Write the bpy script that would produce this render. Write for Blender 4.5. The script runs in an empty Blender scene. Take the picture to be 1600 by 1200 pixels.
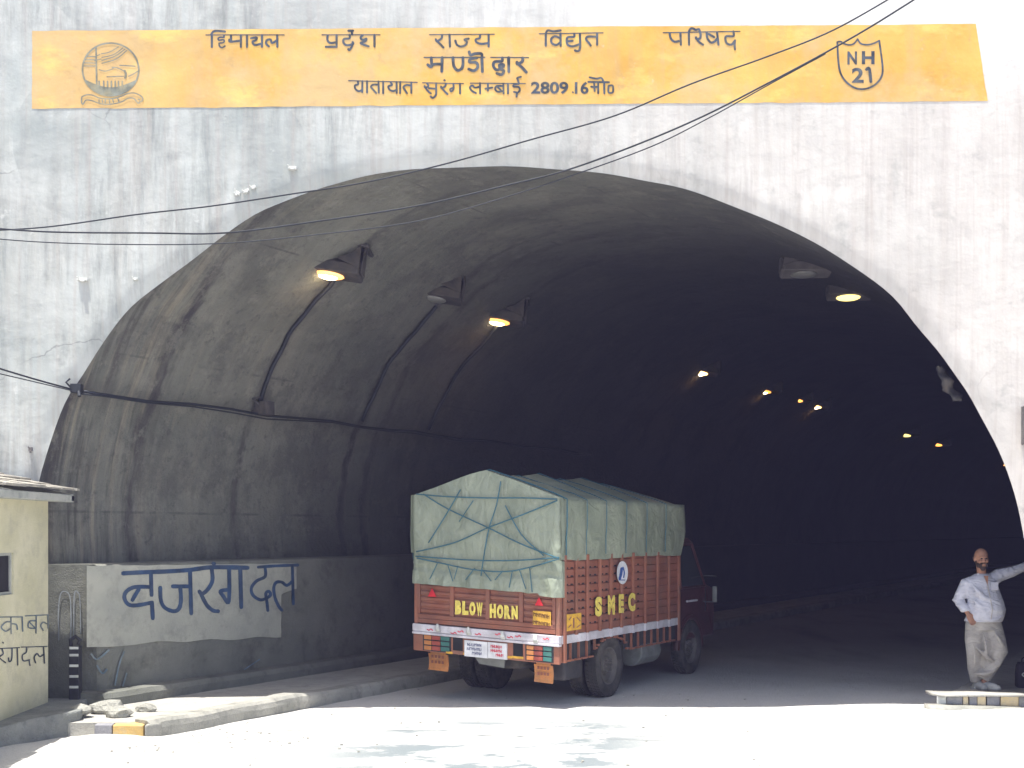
import bpy, bmesh, math, random
from mathutils import Vector, Matrix, noise
R = math.radians
random.seed(7)
scn = bpy.context.scene
C = scn.collection
PI = math.pi

# ------------------------------------------------------------------ camera
F = 1900.0; HC = 2.15; PX0 = 800.0; PYH = 830.0
cam_d = bpy.data.cameras.new("camera"); cam = bpy.data.objects.new("camera", cam_d); C.objects.link(cam)
cam.location = (0, 0, HC); cam.rotation_euler = (R(90), 0, 0)
cam_d.sensor_width = 36; cam_d.lens = 36*F/1600.0; cam_d.shift_y = (PYH-600)/1600.0
cam_d.clip_start = 0.1; cam_d.clip_end = 2000
scn.camera = cam

# ------------------------------------------------------------------ light
w = bpy.data.worlds.new("World"); scn.world = w; w.use_nodes = True
nt = w.node_tree; bg = nt.nodes["Background"]
sky = nt.nodes.new("ShaderNodeTexSky"); sky.sky_type = 'NISHITA'; sky.sun_disc = False
SUN = Vector((-0.12, -0.150, 1.0)).normalized()
EL = math.asin(SUN.z); AZ = math.atan2(SUN.x, SUN.y)
sky.sun_elevation = EL; sky.sun_rotation = AZ; sky.altitude = 900; sky.dust_density = 3.0
tint = nt.nodes.new('ShaderNodeMix'); tint.data_type = 'RGBA'; tint.blend_type = 'MULTIPLY'; tint.inputs[0].default_value = 1   # hazy, milky daylight rather than deep blue
tint.inputs[7].default_value = (1.10, 1.0, .80, 1); nt.links.new(sky.outputs[0], tint.inputs[6]); nt.links.new(tint.outputs[2], bg.inputs[0]); bg.inputs[1].default_value = 0.15
sl = bpy.data.lights.new("sun", 'SUN'); sl.energy = 4.5; sl.angle = R(0.53); sl.color = (1, .965, .91)
so = bpy.data.objects.new("sun", sl); C.objects.link(so)
so.rotation_euler = SUN.to_track_quat('Z', 'Y').to_euler(); so.location = (-4, -6, 30)
scn.view_settings.view_transform = 'Standard'; scn.view_settings.look = 'None'
scn.view_settings.gamma = 1; scn.view_settings.exposure = 1.18
scn.cycles.max_bounces = 10; scn.cycles.diffuse_bounces = 8
scn.cycles.sample_clamp_indirect = 8

# ------------------------------------------------------------------ helpers
def P(px, py, Y): return Vector(((px-PX0)/F*Y, Y, HC+(PYH-py)/F*Y))

class MB:
    def __init__(s): s.v = []; s.f = []; s.uv = None
    def add(s, vs, fs):
        n = len(s.v); s.v += [tuple(v) for v in vs]; s.f += [tuple(i+n for i in f) for f in fs]; return s
    def box(s, a, b, M=None):
        (x0,y0,z0),(x1,y1,z1) = a, b
        vs = [Vector(p) for p in ((x0,y0,z0),(x1,y0,z0),(x1,y1,z0),(x0,y1,z0),(x0,y0,z1),(x1,y0,z1),(x1,y1,z1),(x0,y1,z1))]
        if M: vs = [M @ v for v in vs]
        return s.add(vs, [(0,3,2,1),(4,5,6,7),(0,1,5,4),(1,2,6,5),(2,3,7,6),(3,0,4,7)])
    def prism(s, pts, off):   # polygon (3D) extruded by vector
        n = len(pts); off = Vector(off)
        vs = [Vector(p) for p in pts]; vs += [p+off for p in vs]
        fs = [tuple(range(n))[::-1], tuple(range(n, 2*n))] + [(i, (i+1)%n, n+(i+1)%n, n+i) for i in range(n)]
        return s.add(vs, fs)
    def loft(s, rings, closed=True, cap=True):
        n = len(rings[0]); vs = [p for r in rings for p in r]; fs = []
        for i in range(len(rings)-1):
            for j in range(n if closed else n-1):
                k = (j+1) % n; fs.append((i*n+j, i*n+k, (i+1)*n+k, (i+1)*n+j))
        if cap and closed: fs.append(tuple(range(n))[::-1]); fs.append(tuple((len(rings)-1)*n+j for j in range(n)))
        return s.add(vs, fs)
    def tube(s, pts, rad, n=8, cap=True, flat=1.0, side=None):
        pts = [Vector(p) for p in pts]; rings = []
        if not hasattr(rad, '__len__'): rad = [rad]*len(pts)
        up = None
        for i, p in enumerate(pts):
            t = (pts[min(i+1, len(pts)-1)]-pts[max(i-1, 0)]).normalized()
            if up is None:
                up = Vector(side) if side else (Vector((0,0,1)) if abs(t.z) < .9 else Vector((1,0,0)))
            a = (up - t*up.dot(t)).normalized(); up = a; b = t.cross(a)
            rings.append([p + (a*math.cos(2*PI*j/n) + b*math.sin(2*PI*j/n)*flat)*rad[i] for j in range(n)])
        return s.loft(rings, True, cap)
    def lathe(s, prof, M, n=24):  # prof [(r, h)] about local Z through M
        rings = [[M @ Vector((r*math.cos(2*PI*j/n), r*math.sin(2*PI*j/n), h)) for j in range(n)] for r, h in prof]
        return s.loft(rings, True, True)
    def ell(s, c, r, n=14, m=9, M=None):
        c = Vector(c); rings = []
        for i in range(1, m):
            th = PI*i/m
            rings.append([Vector((r[0]*math.sin(th)*math.cos(2*PI*j/n), r[1]*math.sin(th)*math.sin(2*PI*j/n), -r[2]*math.cos(th))) for j in range(n)])
        if M: rings = [[M @ p for p in q] for q in rings]
        return s.loft([[c+p for p in q] for q in rings])
    def build(s, name, m, parent=None, smooth=False, bevel=0, xf=None):
        me = bpy.data.meshes.new(name)
        vs = [tuple(xf(Vector(v))) for v in s.v] if xf else s.v
        me.from_pydata(vs, [], s.f); me.validate()
        bm = bmesh.new(); bm.from_mesh(me)
        if s.uv is None: bmesh.ops.recalc_face_normals(bm, faces=bm.faces)
        bm.to_mesh(me); bm.free()
        if s.uv:
            ul = me.uv_layers.new(name="UVMap")
            for lp in me.loops: ul.data[lp.index].uv = s.uv[lp.vertex_index]
        if smooth:
            for p in me.polygons: p.use_smooth = True
        o = bpy.data.objects.new(name, me); C.objects.link(o)
        if m: me.materials.append(m)
        if parent: o.parent = parent
        if bevel:
            b = o.modifiers.new("bevel", 'BEVEL'); b.width = bevel; b.segments = 2; b.limit_method = 'ANGLE'
        return o

def tag(o, label=None, cat=None, group=None, kind=None):
    if label: o['label'] = label
    if cat: o['category'] = cat
    if group: o['group'] = group
    if kind: o['kind'] = kind
    return o
def empty(name, loc, rz=0, **k):
    o = bpy.data.objects.new(name, None); C.objects.link(o); o.location = loc; o.rotation_euler = (0, 0, rz)
    o.empty_display_size = .2
    return tag(o, **k)
def copy_tree(o, parent=None):
    c = o.copy(); C.objects.link(c); c.parent = parent
    for ch in list(o.children): copy_tree(ch, c)
    return c

def smooth_pts(pts, sub=5):
    pts = [Vector(p) for p in pts]
    if len(pts) < 3: 
        a, b = pts[0], pts[-1]; return [a.lerp(b, i/6) for i in range(7)]
    out = []
    for i in range(len(pts)-1):
        p0 = pts[max(i-1,0)]; p1 = pts[i]; p2 = pts[i+1]; p3 = pts[min(i+2,len(pts)-1)]
        for k in range(sub):
            t = k/sub
            out.append(.5*((2*p1)+(-p0+p2)*t+(2*p0-5*p1+4*p2-p3)*t*t+(-p0+3*p1-3*p2+p3)*t**3))
    out.append(pts[-1]); return out

def strokes(mb, lines, width, surf, k0=0, taper=.12, sm=True):
    """brush strokes: 2D polylines -> thin ribbons on surf(x, y, off)"""
    for li, ln in enumerate(lines):
        wd = width
        if isinstance(ln, tuple) and isinstance(ln[0], (int, float)): wd = ln[0]; ln = ln[1]
        pts = smooth_pts([(a, b, 0) for a, b in ln]) if sm else [Vector((a, b, 0)) for a, b in ln]
        n = len(pts); vs = []; fs = []
        # rounded ends
        t0 = (pts[0]-pts[1]).normalized(); t1 = (pts[-1]-pts[-2]).normalized()
        pts = [pts[0]+t0*wd*.42] + pts + [pts[-1]+t1*wd*.42]
        for i, p in enumerate(pts):
            t = (pts[min(i+1,len(pts)-1)]-pts[max(i-1,0)]); t = t.normalized() if t.length > 1e-9 else Vector((1,0,0))
            nn = Vector((-t.y, t.x, 0))
            h = wd*.5*(1+taper*noise.noise(Vector((p.x*.3, p.y*.3, li*3.1))))
            if i in (0, len(pts)-1): h *= .55
            off = (k0+li)*1.2e-4 + i*1.5e-5
            a = p+nn*h; b = p-nn*h
            vs += [surf(a.x, a.y, off), surf(b.x, b.y, off)]
        for i in range(len(pts)-1): fs.append((2*i, 2*i+1, 2*i+3, 2*i+2))
        mb.add(vs, fs)
    return mb

def font_mesh(mb, text, x0, y0, x1, y1, surf, bold=.02, off=0.0, flip=True):
    """text fitted to the box x0..x1, y0..y1 (y down when flip)"""
    cu = bpy.data.curves.new("lettering", 'FONT'); cu.body = text; cu.offset = bold; cu.resolution_u = 4
    ob = bpy.data.objects.new("lettering", cu)
    me = bpy.data.meshes.new_from_object(ob)
    xs = [v.co.x for v in me.vertices]; ys = [v.co.y for v in me.vertices]
    ax, bx, ay, by = min(xs), max(xs), min(ys), max(ys)
    vs = []
    for v in me.vertices:
        u = (v.co.x-ax)/(bx-ax); t = (v.co.y-ay)/(by-ay)
        vs.append(surf(x0+(x1-x0)*u, (y1+(y0-y1)*t) if flip else (y0+(y1-y0)*t), off))
    mb.add(vs, [tuple(p.vertices) for p in me.polygons])
    bpy.data.objects.remove(ob); bpy.data.meshes.remove(me); bpy.data.curves.remove(cu)
    return mb

# ------------------------------------------------------------------ materials
class NT:
    def __init__(s, name):
        s.m = bpy.data.materials.new(name); s.m.use_nodes = True; s.t = s.m.node_tree; s.b = s.t.nodes["Principled BSDF"]
    def n(s, kind, **k):
        x = s.t.nodes.new(kind)
        for a, v in k.items():
            if a.startswith('i_'): x.inputs[int(a[2:]) if a[2:].isdigit() else a[2:].replace('_', ' ')].default_value = v
            else: setattr(x, a, v)
        return x
    def l(s, a, b): s.t.links.new(a, b)
    def coord(s, kind='Object', scale=(1,1,1)):
        tc = s.n('ShaderNodeTexCoord'); mp = s.n('ShaderNodeMapping'); s.l(tc.outputs[kind], mp.inputs[0]); mp.inputs['Scale'].default_value = scale
        return mp.outputs[0]
    def noise(s, co, scale, detail=4, rough=.55, lo=.35, hi=.65, dist=0):
        x = s.n('ShaderNodeTexNoise'); x.inputs['Scale'].default_value = scale; x.inputs['Detail'].default_value = detail
        x.inputs['Roughness'].default_value = rough; x.inputs['Distortion'].default_value = dist; s.l(co, x.inputs['Vector'])
        r = s.n('ShaderNodeMapRange'); r.inputs[1].default_value = lo; r.inputs[2].default_value = hi; r.clamp = True
        s.l(x.outputs[0], r.inputs[0]); return r.outputs[0]
    def mix(s, fac, a, b, mode='MIX'):
        x = s.n('ShaderNodeMix', data_type='RGBA', blend_type=mode)
        for inp, v in ((x.inputs[0], fac), (x.inputs[6], a), (x.inputs[7], b)):
            if hasattr(v, 'default_value') or hasattr(v, 'is_output'): s.l(v, inp)
            elif isinstance(v, (int, float)): inp.default_value = v
            else: inp.default_value = (*v, 1)
        return x.outputs[2]
    def math(s, op, a, b=0.0, c=0.0):
        x = s.n('ShaderNodeMath', operation=op)
        for i, v in enumerate((a, b, c)):
            if hasattr(v, 'is_output'): s.l(v, x.inputs[i])
            else: x.inputs[i].default_value = v
        return x.outputs[0]
    def rng(s, v, a, b, c=0.0, d=1.0):
        r = s.n('ShaderNodeMapRange', interpolation_type='SMOOTHSTEP'); s.l(v, r.inputs[0])
        for i, q in enumerate((a, b, c, d)): r.inputs[i+1].default_value = q
        return r.outputs[0]
    def bump(s, h, dist, strength=1.0):
        x = s.n('ShaderNodeBump'); x.inputs['Distance'].default_value = dist; x.inputs['Strength'].default_value = strength
        s.l(h, x.inputs['Height']); s.l(x.outputs[0], s.b.inputs['Normal']); return x
    def fin(s, col=None, rough=.8, metal=0, spec=.35):
        if col is not None: 
            if hasattr(col, 'is_output'): s.l(col, s.b.inputs['Base Color'])
            else: s.b.inputs['Base Color'].default_value = (*col, 1)
        s.b.inputs['Roughness'].default_value = rough; s.b.inputs['Metallic'].default_value = metal
        s.b.inputs['Specular IOR Level'].default_value = spec
        return s.m

def mat(name, col, rough=.7, metal=0, var=.18, scale=6, dirt=None, dirt_amt=.5, bump=.002, bscale=40, spec=.35):
    t = NT(name); co = t.coord()
    c = t.mix(t.noise(co, scale), tuple(x*(1-var) for x in col), tuple(min(1, x*(1+var)) for x in col))
    if dirt: c = t.mix(t.math('MULTIPLY', t.noise(co, scale*.6, 7, .7, .45, .72), dirt_amt), c, dirt)
    if bump: t.bump(t.noise(co, bscale, 4, .6, .2, .8), bump)
    return t.fin(c, rough, metal, spec)

def m_whitewash():
    t = NT("weathered_whitewash"); co = t.coord()
    st = t.noise(t.coord(scale=(2.6, 1, .30)), 1.6, 7, .72, .46, .66)
    st2 = t.noise(t.coord(scale=(9, 1, .5)), 1.3, 5, .65, .48, .75)
    bl = t.noise(co, .55, 5, .6, .40, .66, .6)
    sp = t.noise(co, 5, 6, .7, .55, .78)
    c = t.mix(bl, (.50, .52, .50), (.33, .36, .35))
    c = t.mix(t.math('MULTIPLY', t.math('MULTIPLY', st, t.noise(co, .45, 3, .5, .36, .54)), .8), c, (.17, .185, .18))
    c = t.mix(t.math('MULTIPLY', st2, .5), c, (.46, .45, .40))
    c = t.mix(t.math('MULTIPLY', sp, .35), c, (.15, .155, .15))
    vc = t.n('ShaderNodeTexVoronoi', feature='DISTANCE_TO_EDGE'); vc.inputs['Scale'].default_value = .32
    wv = t.n('ShaderNodeTexNoise'); wv.inputs['Scale'].default_value = 1.4; wv.inputs['Detail'].default_value = 6; t.l(co, wv.inputs['Vector'])
    va = t.n('ShaderNodeVectorMath', operation='MULTIPLY_ADD'); t.l(wv.outputs['Color'], va.inputs[0]); va.inputs[1].default_value = (1.1, 1.1, 1.1); t.l(co, va.inputs[2]); t.l(va.outputs[0], vc.inputs['Vector'])
    crk = t.math('MULTIPLY', t.rng(vc.outputs['Distance'], 0, .006, 1.0, 0.0), t.noise(co, .7, 3, .5, .5, .62))
    c = t.mix(t.math('MULTIPLY', crk, .6), c, (.14, .145, .14))
    flk = t.noise(co, 3.4, 9, .78, .60, .64)
    c = t.mix(t.math('MULTIPLY', flk, .5), c, (.60, .61, .58))
    # old lime coat worn off round patches
    vo = t.n('ShaderNodeTexVoronoi'); vo.inputs['Scale'].default_value = .55; t.l(co, vo.inputs['Vector'])
    ring = t.math('MULTIPLY', t.math('LESS_THAN', vo.outputs['Distance'], .52), t.noise(co, 1.2, 4, .6, .42, .6))
    c = t.mix(t.math('MULTIPLY', ring, .25), c, (.15, .18, .18))
    # grime drips, and overexposed glare painted in as a paler, warmer right side
    sx = t.n('ShaderNodeSeparateXYZ'); t.l(co, sx.inputs[0])
    drip = t.noise(t.coord(scale=(7, 1, .16)), 1.5, 6, .7, .50, .70)
    wr = t.math('ADD', t.rng(sx.outputs[0], -3.5, 5.5), t.math('MULTIPLY', t.noise(co, .8), .2))
    c = t.mix(t.math('MULTIPLY', wr, .55), c, (.64, .575, .53))
    c = t.mix(t.math('MULTIPLY', drip, .42), c, (.37, .31, .28))
    c = t.mix(t.math('MULTIPLY', t.noise(co, 2.2, 7, .75, .55, .72), .45), c, (.20, .21, .20))
    up = t.rng(sx.outputs[2], 6.9, 8.2)
    c = t.mix(t.math('MULTIPLY', up, t.math('MULTIPLY', wr, .6)), c, (.78, .76, .74))  # upper right whitened further, the same glare put into the colour
    h = t.math('ADD', t.noise(co, 1.3, 5, .5, .2, .8), t.math('MULTIPLY', t.noise(co, 9, 5, .6, .2, .8), .10))
    t.bump(h, .035, .7)
    return t.fin(c, .9)
def m_banner():
    t = NT("ochre_wall_paint"); co = t.coord()
    c = t.mix(t.noise(co, .9, 5, .6), (.56, .31, .06), (.70, .43, .11))
    c = t.mix(t.math('MULTIPLY', t.noise(t.coord(scale=(3, 1, .3)), 1.6, 5, .65, .48, .7), .5), c, (.50, .33, .16))
    c = t.mix(t.math('MULTIPLY', t.noise(co, .6, 6, .7, .45, .60), .75), c, (.55, .40, .21))
    sx = t.n('ShaderNodeSeparateXYZ'); t.l(co, sx.inputs[0])
    c = t.mix(t.math('MULTIPLY', t.rng(sx.outputs[0], -4.9, -2.6, 1.0, 0.0), .5), c, (.54, .40, .22))
    c = t.mix(t.math('MULTIPLY', t.noise(t.coord(scale=(1, 1, 2)), 1.1, 6, .65, .55, .66), .6), c, (.78, .55, .16))
    c = t.mix(t.math('MULTIPLY', t.noise(co, 3.5, 8, .78, .57, .64), .35), c, (.38, .27, .15))
    c = t.mix(t.math('MULTIPLY', t.noise(co, 14, 6, .75, .62, .8), .6), c, (.8, .72, .55))
    t.bump(t.math('ADD', t.noise(co, 1.3, 5, .5, .2, .8), t.math('MULTIPLY', t.noise(co, 9, 5, .6, .2, .8), .08)), .03, .7)
    return t.fin(c, .85)
def m_vault():
    t = NT("streaked_shaded_lining_concrete"); uv = t.coord('UV'); co = t.coord()
    c = t.mix(t.noise(co, .7, 5, .6), (.145, .15, .13), (.215, .215, .185))
    s = t.n('ShaderNodeSeparateXYZ'); t.l(uv, s.inputs[0]); S = s.outputs[0]; A = s.outputs[1]
    streak = t.noise(t.coord('UV', (3.4, .26, 1)), 1.5, 8, .70, .47, .58)
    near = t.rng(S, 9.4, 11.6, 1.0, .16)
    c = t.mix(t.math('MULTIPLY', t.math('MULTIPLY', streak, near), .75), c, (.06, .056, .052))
    pale = t.noise(t.coord('UV', (4, .22, 1)), 1.3, 8, .7, .50, .62)
    c = t.mix(t.math('MULTIPLY', t.math('MULTIPLY', pale, near), .75), c, (.34, .305, .23))
    wob = t.math('MULTIPLY', t.math('SUBTRACT', t.noise(t.coord('UV', (.1, 1, 1)), .9, 4, .6, 0, 1), .5), .55)
    SS = t.math('ADD', S, wob)
    brk = t.noise(t.coord('UV', (2.2, .55, 1)), 1.2, 6, .7, .34, .60)
    fine = t.noise(t.coord('UV', (9, 2, 1)), 1.6, 6, .7, .3, .7)
    lowA = t.rng(A, 6.5, 11.5, 1.0, .12)
    for sj, wd, am in ((9.35, .16, .75), (9.9, .07, .6), (10.62, .12, .95), (12.45, .09, .8), (14.8, .10, .95), (15.35, .13, .8), (16.6, .09, .9), (18.9, .10, .4), (21.5, .10, .4), (24.6, .12, .4)):
        d = t.math('ABSOLUTE', t.math('SUBTRACT', SS, sj))
        k = t.rng(t.math('ADD', d, t.math('MULTIPLY', fine, .09)), wd*.35+.03, wd*1.1+.05, 1.0, 0.0)
        c = t.mix(t.math('MULTIPLY', t.math('MULTIPLY', t.math('MULTIPLY', k, brk), lowA), am), c, (.045, .042, .045))
    sm = t.noise(co, 1.6, 6, .7, .5, .75)
    c = t.mix(t.math('MULTIPLY', sm, .5), c, (.12, .11, .10))
    crown_shade = t.rng(A, 8.5, 15.5)  # crown and right side coloured darker to stand in for their shade
    c = t.mix(t.math('MULTIPLY', crown_shade, .72), c, (.05, .05, .055))
    blot = t.noise(co, .9, 8, .74, .49, .58)
    c = t.mix(t.math('MULTIPLY', blot, .45), c, (.07, .07, .066))
    c = t.mix(t.math('MULTIPLY', t.noise(co, 2.6, 8, .76, .54, .63), .5), c, (.24, .235, .20))
    c = t.mix(t.math('MULTIPLY', t.noise(co, 7, 8, .78, .56, .64), .45), c, (.05, .05, .05))
    pj = t.math('ABSOLUTE', t.math('SUBTRACT', t.math('FRACT', t.math('MULTIPLY', t.math('ADD', A, .35), .5)), .5))
    c = t.mix(t.math('MULTIPLY', t.math('MULTIPLY', t.rng(pj, .004, .011, 1.0, 0.0), t.noise(co, 1.3, 5, .7, .48, .6)), .5), c, (.05, .05, .05))
    deep = t.rng(S, 11.5, 18.5)     # shade painted in: colour darkens away from the mouth
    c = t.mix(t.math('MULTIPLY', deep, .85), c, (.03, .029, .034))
    t.bump(t.math('ADD', t.noise(uv, 2.5, 7, .65, .2, .8), t.math('MULTIPLY', t.noise(co, 14, 6, .75, .3, .7), .3)), .045)
    return t.fin(c, .9)
def m_conc(name, a, b, dirt, sc=1.2, bd=.01, depth_shade=False):
    t = NT(name); co = t.coord()
    c = t.mix(t.noise(co, sc, 6, .6), a, b)
    c = t.mix(t.math('MULTIPLY', t.noise(co, sc*2.7, 7, .72, .5, .72), .7), c, dirt)
    if depth_shade:  # darkens along the tunnel, painting in the growing shade
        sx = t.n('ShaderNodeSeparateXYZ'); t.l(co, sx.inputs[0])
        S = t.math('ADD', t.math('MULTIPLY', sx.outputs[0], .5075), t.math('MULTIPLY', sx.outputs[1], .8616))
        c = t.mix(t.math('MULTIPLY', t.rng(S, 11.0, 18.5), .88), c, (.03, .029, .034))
    t.bump(t.math('ADD', t.noise(co, sc*4, 6, .65, .2, .8), t.math('MULTIPLY', t.noise(co, 60, 3), .2)), bd)
    return t.fin(c, .92)
def m_ground():
    t = NT("dusty_road_surface"); co = t.coord()
    c = t.mix(t.noise(co, .35, 6, .6), (.56, .55, .52), (.64, .63, .60))
    wet = t.noise(t.coord(scale=(.7, 1.5, 1)), .75, 8, .72, .47, .56, .4)
    sx = t.n('ShaderNodeSeparateXYZ'); t.l(co, sx.inputs[0])
    reg = t.math('MULTIPLY', t.rng(sx.outputs[0], -3.2, -1.0), t.rng(sx.outputs[0], .6, 2.6, 1.0, 0.0))
    reg = t.math('MULTIPLY', reg, t.rng(sx.outputs[1], 13.4, 14.2, 1.0, 0.0))
    c = t.mix(t.math('MULTIPLY', t.math('MULTIPLY', wet, reg), .9), c, (.15, .185, .20))
    c = t.mix(t.math('MULTIPLY', t.noise(co, 9, 7, .75, .58, .72), .5), c, (.2, .19, .17))
    ins = t.rng(sx.outputs[1], 16, 25)  # road colour fades darker inside, imitating the tunnel's shade
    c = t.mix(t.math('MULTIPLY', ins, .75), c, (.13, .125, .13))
    gr_ = t.noise(co, 55, 3, .7, .60, .72); c = t.mix(t.math('MULTIPLY', gr_, .5), c, (.13, .125, .12))
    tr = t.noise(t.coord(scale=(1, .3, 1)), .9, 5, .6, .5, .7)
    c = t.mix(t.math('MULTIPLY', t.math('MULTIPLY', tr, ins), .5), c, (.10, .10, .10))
    t.bump(t.math('ADD', t.noise(co, 2, 6, .65, .2, .8), t.math('MULTIPLY', t.noise(co, 30, 5, .7), .35)), .02)
    return t.fin(c, .93)
def m_tarp():
    t = NT("dusty_green_tarpaulin"); co = t.coord()
    c = t.mix(t.noise(co, 1.8, 5, .6), (.225, .255, .19), (.32, .35, .265))
    c = t.mix(t.math('MULTIPLY', t.noise(co, 7, 6, .7, .56, .74), .5), c, (.42, .42, .33))
    c = t.mix(t.math('MULTIPLY', t.noise(co, 2.3, 5, .7, .62, .74), .7), c, (.16, .14, .12))
    cr = t.noise(t.coord(scale=(1, .5, .7)), 5, 3, .5, .3, .7, 1.2)
    t.bump(t.math('ADD', cr, t.math('MULTIPLY', t.noise(t.coord(scale=(2.4, 1.2, .6)), 6, 4, .6, .2, .8, .8), .6)), .015)
    m = t.fin(c, .42, 0, .5); return m
def m_emit(name, col, e, base=(.8,.7,.5)):
    t = NT(name); t.b.inputs['Emission Color'].default_value = (*col, 1); t.b.inputs['Emission Strength'].default_value = e
    return t.fin(base, .3)
def m_cloth(name, a, b, sc=7, bd=.012, rough=.9):
    t = NT(name); co = t.coord()
    c = t.mix(t.noise(co, sc, 4), a, b)
    t.bump(t.math('ADD', t.noise(t.coord(scale=(1, 1, 1.9)), sc*1.3, 3, .5, .25, .75, 1.0), t.math('MULTIPLY', t.noise(co, 60), .05)), bd)
    t.b.inputs['Sheen Weight'].default_value = .2
    return t.fin(c, rough)

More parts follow.
